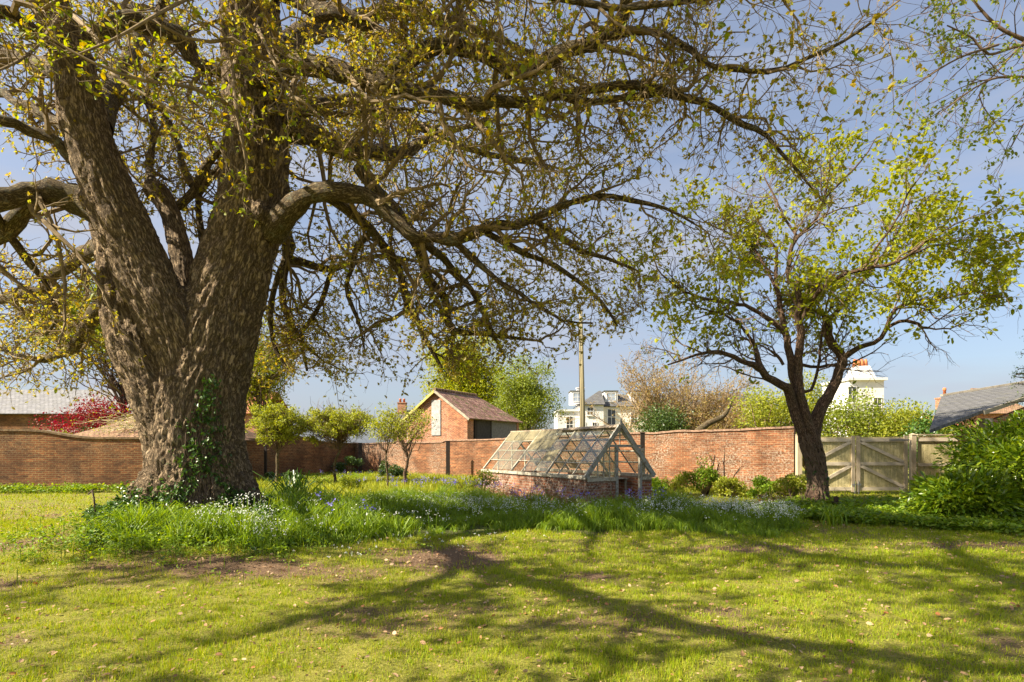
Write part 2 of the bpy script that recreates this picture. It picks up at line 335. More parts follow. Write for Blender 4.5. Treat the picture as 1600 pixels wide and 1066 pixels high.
so_ = ramp(t, fn, [(.3, (.07, .042, .025)), (.5, (.17, .105, .06)), (.72, (.36, .25, .15))])
c = mixc(t, ramp(t, math_(t, 'ADD', ba, math_(t, 'MULTIPLY', math_(t, 'SUBTRACT', fn, .5), .9)), [(.28, (0, 0, 0)), (.5, (1, 1, 1))]), gr, so_)
c = mixc(t, bd_, c, (.05, .06, .02))
t.links.new(c, b.inputs['Base Color']); bump(t, b, fn, .03); b.inputs['Roughness'].default_value = .95
gz = ground_z(X_, Y_)
ground = mesh('lawn', np.stack([X_.ravel(), Y_.ravel(), gz], 1), gq, m, attrs={'bare': bare_mask(X_, Y_), 'bed': bed_mask(X_, Y_)*.8}, smooth=True)
tag(ground, kind='structure')

# ------------------------------------------------------------------ grass, litter, bulbs
RG = np.random.default_rng(11)
def wedge(y0, y1, n, k=.93, pad=1.0):
    y = y0+(y1-y0)*RG.random(int(n*1.0)); wmax = k*y1+pad; x = (RG.random(len(y))*2-1)*wmax; ok = np.abs(x) < k*y+pad; return x[ok], y[ok]
def blades(x, y, h, wd, lean, z=None, seg=1, ldir=None):
    n = len(x); z = ground_z(x, y)-.005 if z is None else z; th = RG.random(n)*6.283; B = np.stack([x, y, z], 1)
    a = RG.random(n)*6.283 if ldir is None else ldir; l = lean*RG.random(n)*1.6; dx = np.stack([np.cos(a), np.sin(a), 0*a], 1)
    sx = np.stack([np.cos(th), np.sin(th), 0*th], 1)*(wd/2)[:, None] if not np.isscalar(wd) else np.stack([np.cos(th), np.sin(th), 0*th], 1)*wd/2
    up = np.array([0, 0, 1.])
    tip = B+dx*(l*h)[:, None]+up*(h*np.sqrt(np.maximum(.1, 1-np.minimum(l, .95)**2)))[:, None]
    if seg == 1:
        V = np.stack([B-sx, B+sx, tip], 1); return V.reshape(-1, 3), [np.arange(n*3).reshape(-1, 3)]
    mid = B+dx*(l*h*.3)[:, None]+up*(h*.55)[:, None]
    if seg == 3:   # arching strap leaf
        m2 = B+dx*(l*h*.75)[:, None]+up*(h*.85)[:, None]; tip = B+dx*(l*h*1.35)[:, None]+up*(h*(.95-.55*np.minimum(l, 1.2)))[:, None]
        V = np.stack([B-sx, B+sx, mid+sx, mid-sx, m2+sx*.8, m2-sx*.8, tip], 1); o = (np.arange(n)*7)[:, None]
        return V.reshape(-1, 3), [np.concatenate([o+np.array([[0, 1, 2, 3]]), o+np.array([[3, 2, 4, 5]])]), o+np.array([[5, 4, 6]])]
    V = np.stack([B-sx, B+sx, mid+sx*.8, mid-sx*.8, tip], 1); o = (np.arange(n)*5)[:, None]
    return V.reshape(-1, 3), [o+np.array([[0, 1, 2, 3]]), o+np.array([[3, 2, 4]])]
parts = []
for y0, y1, n, h, wd in ((2.6, 7, 520000, .042, .006), (7, 12, 400000, .055, .010), (12, 34, 330000, .07, .024)):
    x, y = wedge(y0, y1, n); b_ = bare_mask(x, y); bd = bed_mask(x, y); tr = np.hypot(x-TX, y-TY) < 1.5
    cl = n2(x, y, 3.1, 77, 2); tf = n2(x, y, 10 if y0 < 7 else 6, 83, 2)
    ok = (RG.random(len(x)) > b_*1.25-.03) & (RG.random(len(x)) < .06+1.5*np.clip(cl*.5+tf*1.0-.30, 0, 1)+.5*(y0 > 7)*cl) & ~tr & (bd < .7) & ~((y > 19.7) & (x < -11)) & (y < 22+np.maximum(0, -x)*.9)
    x, y, cl, tf = x[ok], y[ok], cl[ok], tf[ok]
    parts.append(blades(x, y, h*(.25+.5*RG.random(len(x))+1.4*np.clip(cl-.36,0,1)+2.4*np.clip(tf-.42,0,1)), wd*(.6+.8*RG.random(len(x))), .75))
V, Fc = merge(parts); tag(mesh('grass', V, Fc, M['grass']), 'short mown green and straw coloured grass covering the lawn', 'grass', kind='stuff')
# rough sunlit grass between bed and walls
parts = []
x = RG.uniform(-11.5, 10.5, 90000); y = RG.uniform(13, 31, 90000); rg = n2(x, y, .45, 91, 3)
wl = 22-(x-5)*.89
ok = (y < wl-.3) & (y > np.interp(x, [-11, -6, -2, 1, 3.6, 4.2, 6, 10.5], [21, 17, 15.5, 15, 15, 16, 19, 17.6])) & (rg > .36) & (bed_mask(x, y) < .6) & (RG.random(len(x)) < .3+.9*rg)
gh = (1.73, 13.5)
x, y, rg = x[ok], y[ok], rg[ok]; parts.append(blades(x, y, .12+.42*rg*RG.random(len(x)), .028, .7, seg=2))
V, Fc = merge(parts); tag(mesh('rough_grass', V, Fc, M['yelleaf']), 'long sunlit rough grass in front of the far brick wall', 'long grass', kind='stuff')
# bulb foliage
x = RG.uniform(-5.7, 6.4, 210000); y = RG.uniform(6.6, 17.6, 210000); bm_ = bed_mask(x, y); cl = n2(x, y, 1.6, 101, 3)
ghmask = ((x-2.6)*.87+(y-14)*.5 > -1.15) & ((x-2.6)*.5-(y-14)*.87 < .1) & ((x-2.6)*.87+(y-14)*.5 < 1.2)
dtr = np.hypot(x-TX, y-TY)
ok = (RG.random(len(x)) < bm_*(.1+1.15*cl)*np.where(y > 12.5, .9, 1)) & (dtr > 1.45) & ~ghmask & (cl > .36)
x, y, cl = x[ok], y[ok], cl[ok]
# leaves gather in tussocks
tx = RG.uniform(-5.6, 6.3, 1500); ty = RG.uniform(6.7, 17, 1500)
from mathutils.kdtree import KDTree
kd = KDTree(len(tx))
for i in range(len(tx)): kd.insert((tx[i], ty[i], 0), i)
kd.balance(); idx = np.array([kd.find((a, b, 0))[1] for a, b in zip(x, y)])
f = .55*RG.random(len(x)); x0, y0 = x+(tx[idx]-x)*f, y+(ty[idx]-y)*f; ld = np.arctan2(y0-ty[idx], x0-tx[idx])+RG.normal(0, .6, len(x))
hh = (.07+1.1*np.clip(n2(x0,y0,1.3,211,3)-.28,0,1)**1.4*(.4+RG.random(len(x)))+.10*RG.random(len(x)))*(.35+.65*sstep(0, 1.3, y0-np.interp(x0, [-5.4, -4.2, -3.2, -2.3, -1.2, .0, 1.2, 2.8, 4.4, 5.6, 6.3], [6.6, 6.3, 6.7, 7.6, 9.2, 9.7, 9.6, 9.8, 9.6, 10.6, 12.4])))
V, Fc = blades(x0, y0, hh, .0055+.009*RG.random(len(x0)), .66, seg=3, ldir=ld)
tag(mesh('bulb_leaves', V, Fc, M['bed']), 'arching strap leaves of the bulb bed below the glasshouse', 'bulb foliage', kind='stuff')
# white flowers on stalks
def flowers(x, y, h, name, mat, label, cat, size, per, spread, droop=0):
    n = len(x); z = ground_z(x, y); top = np.stack([x, y, z+h], 1)+RG.normal(0, .03, (n, 3))*[1, 1, 0]
    st = np.stack([np.stack([x, y, z], 1), top], 1); V1, Q1, _ = tubes(st, np.full((n, 2), .0035), 3)
    c = np.repeat(top, per, 0)+RG.normal(0, spread, (n*per, 3)); d = unit(RG.normal(size=(n*per, 3))+[0, 0, .3-droop])
    V2, F2 = leaves(c, d, size*(.7+.6*RG.random(n*per)), LEAF4, RG)
    root = mesh(name, V2, F2, mat); tag(root, label, cat, kind='stuff'); mesh('stalks', V1, [Q1], M['weed'], root); return root
xs, ys = [], []
for cx, cy, sx_, sy_, n in ((-3.9, 8.1, .3, .35, 90), (-3.3, 7.6, .3, .25, 40), (-2.6, 7.7, .35, .3, 28), (-3.2, 9.3, .9, .6, 50), (-1.5, 12.4, 1.3, .6, 230), (-.2, 12.9, .8, .4, 90), (.8, 11.6, 1.0, .5, 120), (2.4, 11.6, .9, .5, 110), (3.6, 12.4, .5, .5, 110), (4.9, 12.4, .5, .6, 260), (5.6, 11.7, .3, .4, 70),
                            (3.7, 14.0, .6, .5, 150), (5.0, 11.0, .6, .5, 160), (-1.8, 9.6, .8, .4, 40), (-2.4, 13.8, 1.1, .8, 160)):
    xs.append(RG.normal(cx, sx_, n)); ys.append(RG.normal(cy, sy_, n))
x = np.concatenate(xs); y = np.concatenate(ys); ok = (bed_mask(x, y) > .25) & (np.hypot(x-TX, y-TY) > 1.35); x, y = x[ok], y[ok]
flowers(x, y, .22+.16*RG.random(len(x)), 'white_flowers', M['white'], 'nodding white flowers scattered through the bulb bed', 'flowers', .024, 6, .024)
xs, ys = [], []
for cx, cy, sx_, sy_, n in ((-2.1, 18.2, .9, .6, 42), (-.8, 16.8, .4, .4, 40), (.3, 13.6, .25, .2, 12), (1.5, 12.9, .25, .2, 14), (2.8, 12.9, .15, .1, 9), (-4.4, 19.5, .5, .6, 16), (-2.6, 8.9, .4, .3, 5), (-6.5, 24, .8, .5, 18), (3.3, 13.2, .1, .1, 5)):
    xs.append(RG.normal(cx, sx_, n)); ys.append(RG.normal(cy, sy_, n))
x = np.concatenate(xs); y = np.concatenate(ys)
flowers(x, y, .38+.16*RG.random(len(x)), 'bluebells', M['blue'], 'violet bluebells in drifts in front of the glasshouse', 'flowers', .038, 9, .038, .6)
# fallen leaves
x, y = wedge(2.9, 15, 60000); pk = n2(x, y, .7, 121, 3); ok = (RG.random(len(x)) < .25+1.1*np.maximum(bare_mask(x, y), pk-.25)) & (bed_mask(x, y) < .5); x, y = x[ok], y[ok]
C_ = np.stack([x, y, ground_z(x, y)+.012+.02*RG.random(len(x))], 1); D_ = unit(np.stack([RG.normal(size=len(x)), RG.normal(size=len(x)), RG.normal(size=len(x))*.25], 1))
V, Fc = leaves(C_, D_, .013+.047*RG.random(len(x))**2.5, LEAF6, RG, .5)
tag(mesh('fallen_leaves', V, Fc, M['litter']), 'dry brown and buff leaves littered over the lawn', 'leaf litter', kind='stuff')
# small daisies in the turf
xs = np.concatenate([RG.normal(-1.6, .5, 30), RG.normal(-.4, .5, 12), RG.normal(-2.2, .3, 18)]); ys = np.concatenate([RG.normal(8.7, .45, 30), RG.normal(9.2, .3, 12), RG.normal(7.6, .3, 18)])
flowers(xs, ys, np.full(60, .055), 'daisies', M['white'], 'tiny white daisies in the lawn before the bulb bed', 'flowers', .02, 5, .008)
# low weeds and ivy spreading over the soil
def cover(x, y, name, mat, label, cat, size, hgt, per, spread, tpl=LEAF6):
    n = len(x); z = ground_z(x, y); top = np.stack([x, y, z+hgt*(.3+.8*RG.random(n))], 1); c = np.repeat(top, per, 0)+RG.normal(0, 1, (n*per, 3))*[spread, spread, spread*.35]
    c[:, 2] = np.maximum(c[:, 2], np.repeat(z, per)+.01)
    V2, F2 = leaves(c, unit(RG.normal(size=(n*per, 3))*[1, 1, .35]+[0, 0, .1]), size*(.55+.8*RG.random(n*per)), tpl, RG, .45); st = np.stack([np.stack([x, y, z-.01], 1), top], 1); V1, Q1, _ = tubes(st, np.full((n, 2), .004), 3)
    root = mesh(name, V2, F2, mat); tag(root, label, cat, kind='stuff'); mesh('stems', V1, [Q1], M['weed'], root)
x = RG.uniform(5.6, 12.8, 9000); y = RG.uniform(9.2, 16, 9000); k = n2(x, y, .9, 131, 3)
ok = (y > np.interp(x, [5, 6.2, 7.5, 9, 13], [12.2, 11.6, 10.6, 9.6, 9.2])+.8*(k-.5)) & (k > .36) & (y < 15.4) & ~((np.abs(x-7.0) < 1.9) & (y > 13.6) & (x < 7.2))
cover(x[ok], y[ok], 'ground_elder', M['weed'], 'bright low leafy weeds carpeting the ground below the gate', 'weeds', .085, .17, 8, .07)
a = RG.random(5200)*6.283; r = 1.1+1.65*RG.random(5200)**1.2; x = TX+.25+r*np.cos(a)*.95; y = TY+r*np.sin(a)*1.1
k = n2(x, y, 1.0, 141, 3); ok = (k > .42) & (RG.random(len(x)) < 1.2-(r-1.1)*.6) & (x > -.735*y+.5*(k-.5)); cover(x[ok], y[ok], 'ivy_ground_cover', M['ivy'], 'dark ivy spreading over the root mound of the great tree', 'ivy', .055, .13, 7, .07)
x = RG.normal(TX+.5, 1.0, 700); y = RG.normal(7.7, .5, 700); cover(x, y, 'cleavers', M['weed'], 'bright green cleavers and seedlings in front of the great trunk', 'weeds', .04, .16, 12, .06)
x = RG.uniform(3.6, 6.8, 1500); y = RG.uniform(10.6, 14.0, 1500); ok = (n2(x, y, 1.2, 151, 3) > .46) & (y > 14.2-.9*(x-3.6)) ; cover(x[ok], y[ok], 'dark_ground_ivy', M['ivy'], 'dark trailing ivy between the bulb bed and the small tree', 'ivy', .06, .1, 8, .08)
x = np.concatenate([RG.uniform(-21, -11, 700), RG.normal(-8.6, 1.0, 300)]); y = np.concatenate([RG.uniform(18.9, 19.8, 700), RG.normal(27, 2, 300)]); ok = n2(x, y, .8, 161, 2) > .42
cover(x[ok], y[ok], 'wall_foot_weeds', M['weed'], 'dark green weeds along the foot of the left brick wall', 'weeds', .09, .22, 8, .12)
# ------------------------------------------------------------------ the great tree
RT = np.random.default_rng(7)
oz = float(ground_z(TX, TY)[0]); OAK = empty('oak_tree', (TX, TY, oz-.3), 'huge old oak with furrowed trunk splitting into several stems, wide crooked crown over the lawn', 'tree')
ORG = np.array([TX, TY, oz-.3])
def px_line(pts, k=.95): return np.array([list(at(x, y, Y))+[w_*.5*Y/F*k] for x, y, Y, w_ in pts])
stems = [
 [(320, 830, 9.5, 210), (315, 790, 9.5, 194), (313, 754, 9.5, 166), (309, 675, 9.5, 148), (318, 600, 9.5, 140), (333, 540, 9.5, 136), (352, 470, 9.5, 122), (372, 400, 9.5, 108), (388, 340, 9.5, 106), (399, 281, 9.5, 106), (401, 188, 9.5, 100), (396, 94, 9.4, 96), (391, 0, 9.3, 92), (385, -120, 9.1, 84), (370, -260, 8.8, 70), (340, -420, 8.4, 50)],
 [(276, 815, 9.5, 120), (279, 740, 9.45, 104), (272, 675, 9.4, 98), (248, 600, 9.4, 100), (222, 540, 9.4, 100), (206, 470, 9.5, 96), (196, 400, 9.7, 84), (170, 320, 9.9, 66), (150, 240, 10.1, 50)],
 [(292, 640, 9.2, 56), (285, 560, 9.15, 76), (262, 500, 9.05, 88), (232, 440, 9.0, 90), (205, 380, 8.95, 88), (180, 325, 8.9, 84), (158, 270, 8.85, 78), (140, 215, 8.8, 72), (128, 170, 8.75, 70), (114, 94, 8.6, 64), (78, 10, 8.4, 60), (35, -80, 8.1, 54), (-20, -190, 7.6, 46), (-70, -330, 7.1, 34)],
 [(296, 500, 9.7, 40), (291, 450, 9.8, 40), (281, 392, 9.9, 37), (272, 350, 9.95, 34), (262, 322, 10, 34), (246, 300, 10, 38), (232, 294, 10, 34)],
]
SP = [smooth_line(px_line(s), .12) for s in stems]
cols = []
mb = MB()
for s in SP:
    s[:, :3] -= ORG; mb.tube(s[:, :3], s[:, 3], 20); cols.append(s)
for a, Lr, r0 in ((-2.7, 1.7, .3), (-2.1, 1.5, .30), (-1.45, 1.5, .34), (-.8, 1.5, .3), (-.25, 1.7, .3), (.5, 1.5, .3), (1.4, 1.4, .3), (2.3, 1.6, .3), (3.0, 1.9, .34)):   # root flares
    k = np.linspace(0, 1, 7); rr = .50+(Lr*.92-.50)*k; p = np.stack([np.cos(a+.25*k)*rr-.02, np.sin(a+.25*k)*rr, .85*(1-k)**2.2+.02-.25*k], 1); p[:, 0] += .0
    mb.tube(p, r0*(.92-.62*k), 12)
for px_, py_, Y_b, r in ((276, 570, 8.98, .17), (168, 375, 8.75, .12), (292, 505, 9.05, .16), (262, 575, 9.1, .16), (405, 335, 9.1, .2), (140, 318, 8.8, .2)):      # burls
    c = at(px_, py_, Y_b)-ORG; bm = mb; th = np.linspace(0, math.pi, 7); pts = np.stack([0*th, 0*th, -np.cos(th)*r], 1)+c
    mb.tube(pts, np.maximum(.01, np.sin(th)*r), 10)
tmp = mb.build('tmp', None)
rm = tmp.modifiers.new('r', 'REMESH'); rm.mode = 'VOXEL'; rm.voxel_size = .026; sm = tmp.modifiers.new('s', 'SMOOTH'); sm.factor = .5; sm.iterations = 9
dg = bpy.context.evaluated_depsgraph_get(); ev = tmp.evaluated_get(dg); me = bpy.data.meshes.new_from_object(ev)
n = len(me.vertices); P = np.empty(n*3, np.float32); me.vertices.foreach_get('co', P); P = P.reshape(-1, 3).astype(float)
NM = np.empty(n*3, np.float32); me.vertices.foreach_get('normal', NM); NM = NM.reshape(-1, 3)
bpy.data.objects.remove(tmp)
ax = np.concatenate([np.concatenate([s[:, :3], s[:, 3:4], np.full((len(s), 1), k)], 1) for k, s in enumerate(cols)])
tg = np.concatenate([unit(np.gradient(s[:, :3], axis=0)) for s in cols]); al = np.concatenate([np.concatenate([[0], np.cumsum(np.linalg.norm(np.diff(s[:, :3], axis=0), axis=1))]) for s in cols])
best = np.full(n, 1e9); bi = np.zeros(n, int)
for j in range(0, n, 20000):
    d = np.linalg.norm(P[j:j+20000, None]-ax[None, :, :3], axis=2)-ax[None, :, 3]*.95; bi[j:j+20000] = d.argmin(1)
C = P-ax[bi, :3]; T = tg[bi]; u = unit(np.cross(np.array([[0, 1., 0]]), T)); v = np.cross(T, u)
bk = np.stack([(C*u).sum(1)+ax[bi, 4]*3.1, (C*v).sum(1), al[bi]+(C*T).sum(1)], 1)
q = bk*[1, 1, .2]; wv = fbm(bk*[2, 2, 1], 3, 2)[:, None]*.5
r1 = 1-np.abs(2*fbm((q+wv*[.3, .3, 0])*12, 13, 3)-1)*2.6; r2 = 1-np.abs(2*fbm(q*23, 33, 2)-1)*2.4
big = fbm(bk*[1.6, 1.6, .45], 43, 3)-.5
amp = np.clip(ax[bi, 3]/.5, .35, 1)
P += NM*(big*.15*amp-.055*np.clip(r1, 0, 1)*amp-.026*np.clip(r2, 0, 1)*amp+.008)[:, None]
me.vertices.foreach_set('co', P.astype(np.float32).ravel()); me.update()
me.attributes.new('bk', 'FLOAT_VECTOR', 'POINT').data.foreach_set('vector', bk.astype(np.float32).ravel())
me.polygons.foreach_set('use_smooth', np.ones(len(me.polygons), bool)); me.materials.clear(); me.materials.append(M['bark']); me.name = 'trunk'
trunk = bpy.data.objects.new('trunk', me); SC.collection.objects.link(trunk); trunk.parent = OAK
TRV, TRN = P+ORG, NM

limbs = [  # px, py, distance, width in photo pixels
 [(385, 125, 9.3, 44), (430, 108, 8.7, 34), (480, 98, 8.2, 34), (560, 113, 7.9, 32), (620, 135, 7.8, 30), (680, 147, 7.8, 26), (750, 160, 7.8, 22), (850, 150, 7.9, 17), (930, 158, 8.0, 13), (1000, 150, 8, 11), (1060, 142, 8, 9)],
 [(590, 122, 7.85, 24), (635, 95, 7.9, 26), (670, 80, 8, 26), (715, 74, 8, 26), (760, 84, 8, 26), (800, 112, 8, 26), (850, 106, 8, 24), (885, 85, 7.9, 24), (925, 68, 7.8, 22), (958, 52, 7.7, 20), (975, 12, 7.5, 19), (985, -50, 7.2, 17), (1020, -130, 6.8, 14)],
 [(935, 62, 7.8, 13), (1000, 48, 7.8, 12), (1050, 55, 7.7, 11), (1085, 85, 7.7, 10), (1120, 103, 7.6, 9), (1200, 108, 7.5, 8), (1290, 80, 7.3, 6), (1370, 30, 7.1, 4)],
 [(860, 150, 7.9, 13), (940, 138, 8, 14), (1000, 133, 8, 14), (1050, 150, 8, 13), (1120, 172, 8, 11), (1180, 205, 8, 9), (1230, 250, 8, 6), (1290, 320, 8, 3)],
 [(430, 190, 9.5, 50), (470, 205, 9.9, 44), (520, 226, 10.3, 36), (580, 238, 10.7, 28), (640, 232, 11, 20), (700, 205, 11.3, 12), (760, 190, 11.5, 8)],
 [(425, 360, 9.4, 52), (448, 332, 9.1, 38), (480, 306, 8.9, 31), (520, 299, 8.8, 28), (570, 308, 8.8, 27), (610, 335, 8.8, 24), (640, 362, 8.8, 20), (668, 372, 8.8, 19), (700, 370, 8.8, 20), (760, 364, 8.8, 17), (830, 343, 8.8, 13), (890, 318, 8.8, 11), (930, 305, 8.8, 10), (985, 312, 8.8, 8), (1040, 325, 8.8, 6), (1085, 350, 8.8, 3)],
 [(505, 305, 8.9, 18), (540, 326, 9.2, 17), (580, 362, 9.5, 15), (610, 395, 9.7, 14), (630, 430, 9.9, 13), (637, 480, 10, 12), (655, 510, 10, 10), (672, 540, 10, 8), (690, 575, 10, 5)],
 [(560, 260, 10.5, 22), (590, 300, 10.5, 22), (620, 330, 10.4, 20), (652, 385, 10.3, 18), (670, 425, 10.3, 16), (690, 470, 10.3, 14), (712, 515, 10.3, 11), (760, 522, 10.2, 8), (820, 530, 10.1, 5)],
 [(700, 370, 8.8, 12), (740, 405, 9, 11), (780, 445, 9.1, 9), (830, 470, 9.2, 7), (880, 500, 9.2, 5), (925, 505, 9.2, 3)],
 [(430, -30, 9.2, 50), (480, 5, 9.0, 30), (530, 22, 8.8, 22), (580, 40, 8.7, 17), (620, 62, 8.6, 13), (660, 90, 8.6, 8)],
 [(385, -90, 9.2, 60), (470, -110, 8.6, 36), (580, -80, 8, 26), (680, -40, 7.6, 20), (800, -20, 7.3, 15), (920, 10, 7.1, 11), (1040, 5, 7, 8), (1180, -10, 6.8, 6)],
 [(395, 170, 9.6, 20), (440, 178, 9.0, 11), (490, 172, 8.8, 10), (540, 180, 8.8, 8), (610, 172, 8.8, 6), (690, 176, 8.8, 4)],
 [(165, 330, 8.9, 60), (128, 318, 8.9, 46), (98, 303, 8.8, 40), (60, 304, 8.7, 38), (20, 312, 8.5, 36), (-40, 322, 8.2, 34), (-140, 300, 7.8, 30), (-260, 240, 7.2, 24), (-380, 160, 6.5, 14)],
 [(70, 305, 8.7, 30), (40, 330, 8.8, 28), (10, 360, 8.9, 26), (-50, 400, 9, 22), (-120, 440, 9.2, 14)],
 [(145, 262, 8.85, 36), (112, 248, 8.7, 22), (85, 222, 8.6, 18), (50, 200, 8.5, 17), (0, 188, 8.3, 16), (-60, 170, 8, 14), (-150, 120, 7.4, 10)],
 [(130, 215, 8.8, 30), (95, 195, 9.1, 18), (55, 170, 9.4, 15), (10, 150, 9.8, 12), (-60, 120, 10.4, 8)],
 [(112, 80, 8.6, 34), (70, 60, 8.0, 24), (30, 30, 7.4, 22), (0, 10, 7.1, 20), (-60, -30, 6.7, 18), (-160, -90, 6.1, 14)],
 [(120, 70, 8.6, 30), (180, 40, 8.8, 26), (215, 36, 9.0, 26), (250, 45, 9.2, 30), (285, 60, 9.3, 30), (300, 90, 9.4, 22), (330, 110, 9.4, 18), (385, 110, 9.4, 20)],
 [(250, 45, 9.2, 20), (250, 10, 9.3, 16), (262, -30, 9.4, 14), (240, -90, 9.6, 12)],
 [(275, 325, 10.05, 14), (305, 300, 10.1, 14), (318, 268, 10.1, 13), (340, 235, 10, 13), (372, 215, 9.8, 16)],
 [(300, 440, 10.4, 16), (312, 400, 10.6, 12), (315, 340, 10.8, 10), (312, 300, 10.9, 9), (345, 262, 10.6, 11), (380, 235, 10, 16)],
 [(240, 300, 10.2, 16), (235, 250, 10.6, 12), (245, 200, 11, 10), (230, 150, 11.2, 8), (260, 90, 11.4, 6)],
 [(300, 290, 10.8, 12), (282, 240, 11.2, 10), (275, 210, 11.5, 9), (250, 170, 11.8, 7)],
 [(210, 440, 10.0, 40), (150, 490, 10.6, 24), (110, 540, 11, 16), (60, 560, 11.5, 10), (0, 545, 12, 6)],
 [(190, 380, 10.0, 40), (130, 400, 10.8, 24), (60, 450, 11.4, 16), (0, 470, 11.8, 12), (-80, 460, 12.4, 7)],
 [(400, 300, 10.0, 40), (430, 330, 11.2, 26), (450, 400, 12, 18), (440, 470, 12.6, 12), (470, 530, 13, 8), (500, 560, 13.2, 4)],
 [(400, 200, 10.0, 50), (470, 170, 11.2, 32), (560, 160, 12.2, 22), (660, 200, 13, 15), (760, 240, 13.6, 10), (860, 260, 14, 6)],
 [(400, 100, 10.0, 50), (500, 40, 11.5, 34), (600, 20, 12.8, 24), (720, 40, 13.8, 16), (840, 90, 14.4, 10), (940, 150, 14.8, 6)],
 [(400, 260, 10.0, 44), (380, 200, 11.8, 30), (420, 130, 13.4, 22), (480, 150, 14.8, 14), (560, 230, 15.8, 8)],
 [(150, 200, 9.4, 50), (180, 120, 11, 32), (220, 60, 12.4, 22), (200, 10, 13.4, 14)],
 [(120, 120, 9.0, 40), (60, 100, 10.6, 26), (0, 80, 12, 18), (-80, 100, 13, 12)],
 [(640, 365, 8.8, 14), (690, 400, 9.6, 12), (730, 450, 10, 10), (760, 500, 10.2, 7), (790, 560, 10.3, 4)],
 [(760, 364, 8.8, 11), (830, 400, 9.4, 10), (890, 430, 9.8, 8), (940, 470, 10, 6), (965, 510, 10, 3)],
 [(580, 362, 9.5, 10), (555, 400, 10, 10), (540, 450, 10.2, 8), (560, 500, 10.3, 6), (570, 550, 10.4, 3)],
 [(520, 420, 12.4, 9), (500, 470, 12.4, 8), (470, 520, 12.4, 7), (480, 580, 12.5, 4)],
 [(830, 343, 8.8, 10), (880, 370, 9.5, 9), (930, 400, 9.8, 7), (990, 420, 10, 4)],
 [(450, 400, 12, 13), (430, 450, 12, 10), (420, 520, 12, 8), (450, 580, 12, 5)],
 [(-20, 315, 8.4, 16), (20, 380, 9, 13), (60, 430, 9.4, 10), (90, 490, 9.6, 7), (60, 540, 9.8, 4)],
 [(450, 405, 12, 14), (520, 420, 12.4, 11), (590, 400, 12.6, 8), (660, 410, 12.7, 5)],
]
# limbs above and beside the picture: they carry the shade over the lawn
high = [
 [(-4.6, 9.2, 10.2, .30), (-4.8, 7.4, 10.9, .20), (-5.2, 5.6, 11.0, .15), (-5.8, 3.4, 10.6, .11), (-6.6, 1.0, 10.2, .06)],
 [(-4.5, 9.1, 11.0, .24), (-3.4, 7.2, 12.0, .17), (-2.4, 5.0, 12.6, .12), (-1.2, 2.8, 12.4, .06)],
 [(-9.3, 6.1, 7.3, .06), (-10.8, 5.2, 7.6, .05), (-12.6, 3.0, 7.2, .03)],
 [(-7.8, 8.0, 8.4, .28), (-8.9, 7.2, 8.0, .22), (-9.3, 6.1, 7.3, .17), (-8.5, 5.0, 7.0, .15), (-7.6, 3.5, 7.0, .14), (-6.4, 2.1, 7.0, .12), (-5.0, 1.4, 6.9, .10), (-3.4, .9, 6.7, .06)],
 [(-8.7, 5.4, 7.1, .10), (-8.4, 4.2, 6.9, .09), (-8.8, 3.2, 6.8, .07), (-9.4, 2.0, 6.6, .04)],
 [(-6.1, 8.4, 9.5, .24), (-6.9, 6.8, 9.2, .17), (-6.3, 5.4, 9.1, .14), (-5.6, 4.2, 9.0, .12), (-4.4, 3.1, 9.0, .09), (-2.6, 1.6, 8.8, .05)],
 [(-4.4, 9.1, 9.6, .26), (-2.6, 8.4, 11.8, .18), (.2, 8.0, 12.8, .17), (3.0, 7.4, 12.6, .10)],
 [(-4.8, 9.0, 12, .30), (-5.4, 9.4, 14.0, .22), (-6.4, 9.8, 15.8, .15), (-7, 10, 17.5, .08)],
 [(-8.1, 7.6, 9.3, .26), (-9.2, 8.6, 11.4, .2), (-10.4, 9.6, 13.0, .12)],
 [(-4.4, 9.4, 11, .3), (-3.4, 11.4, 13, .2), (-2.2, 13.4, 14, .12)],
 [(-6.1, 3.4, 10.6, .14), (-5.2, 1.6, 9.6, .12), (-3.8, 0.2, 9.0, .08)],
 [(-3.4, 7.2, 12.0, .2), (-5.0, 4.4, 13.4, .15), (-6.6, 1.8, 13.4, .09)],
]
LP = [smooth_line(px_line(l), .28) for l in limbs]+[smooth_line(np.array(h, float), .35) for h in high]
L1P, L1D, L1R, L1L, L1B = [], [], [], [], []
for k, l in enumerate(LP):
    p = l[:, :3].copy(); s_ = len(p); e = RT.normal(size=(s_, 3)); e = (e+np.roll(e, 1, 0))*.5; env = np.sin(np.linspace(0, math.pi, s_))[:, None]
    p += e*env*np.minimum(.05, l[:, 3:4]*.5+.015); l[:, :3] = p; rad = np.maximum(l[:, 3], .012)
    rad = rad*(1+.10*RT.normal(size=s_)*(np.arange(s_) > 1)); V, Q, bkk = tubes(p[None], rad[None], 12 if rad.max() > .1 else 8)
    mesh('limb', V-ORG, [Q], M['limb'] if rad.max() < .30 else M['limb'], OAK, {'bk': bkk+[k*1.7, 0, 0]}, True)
    tot = np.linalg.norm(np.diff(p, axis=0), axis=1).sum(); per = max(4, int(tot*(2.4 if k < len(limbs) else 2.0)))
    tmin = .16 if k < len(limbs) else .2
    a, b_, c_, _ = spawn(p[None], rad[None], per, tmin, 1.0, RT, .75, .55)
    L1P.append(a); L1D.append(b_); L1R.append(np.clip(c_, .010, .045)); L1B.append(np.full(len(a), k)); L1L.append(np.clip(c_*28, .8, 2.5)*(.6+.7*RT.random(len(a))))
    L1P.append(p[-1:]); L1D.append(unit(p[-1:]-p[-2:-1])); L1R.append(rad[-1:]*.9); L1L.append(np.array([1.1])); L1B.append(np.array([k]))
P1, D1, R1, Ln = map(np.concatenate, (L1P, L1D, L1R, L1L)); K1 = np.concatenate(L1B)
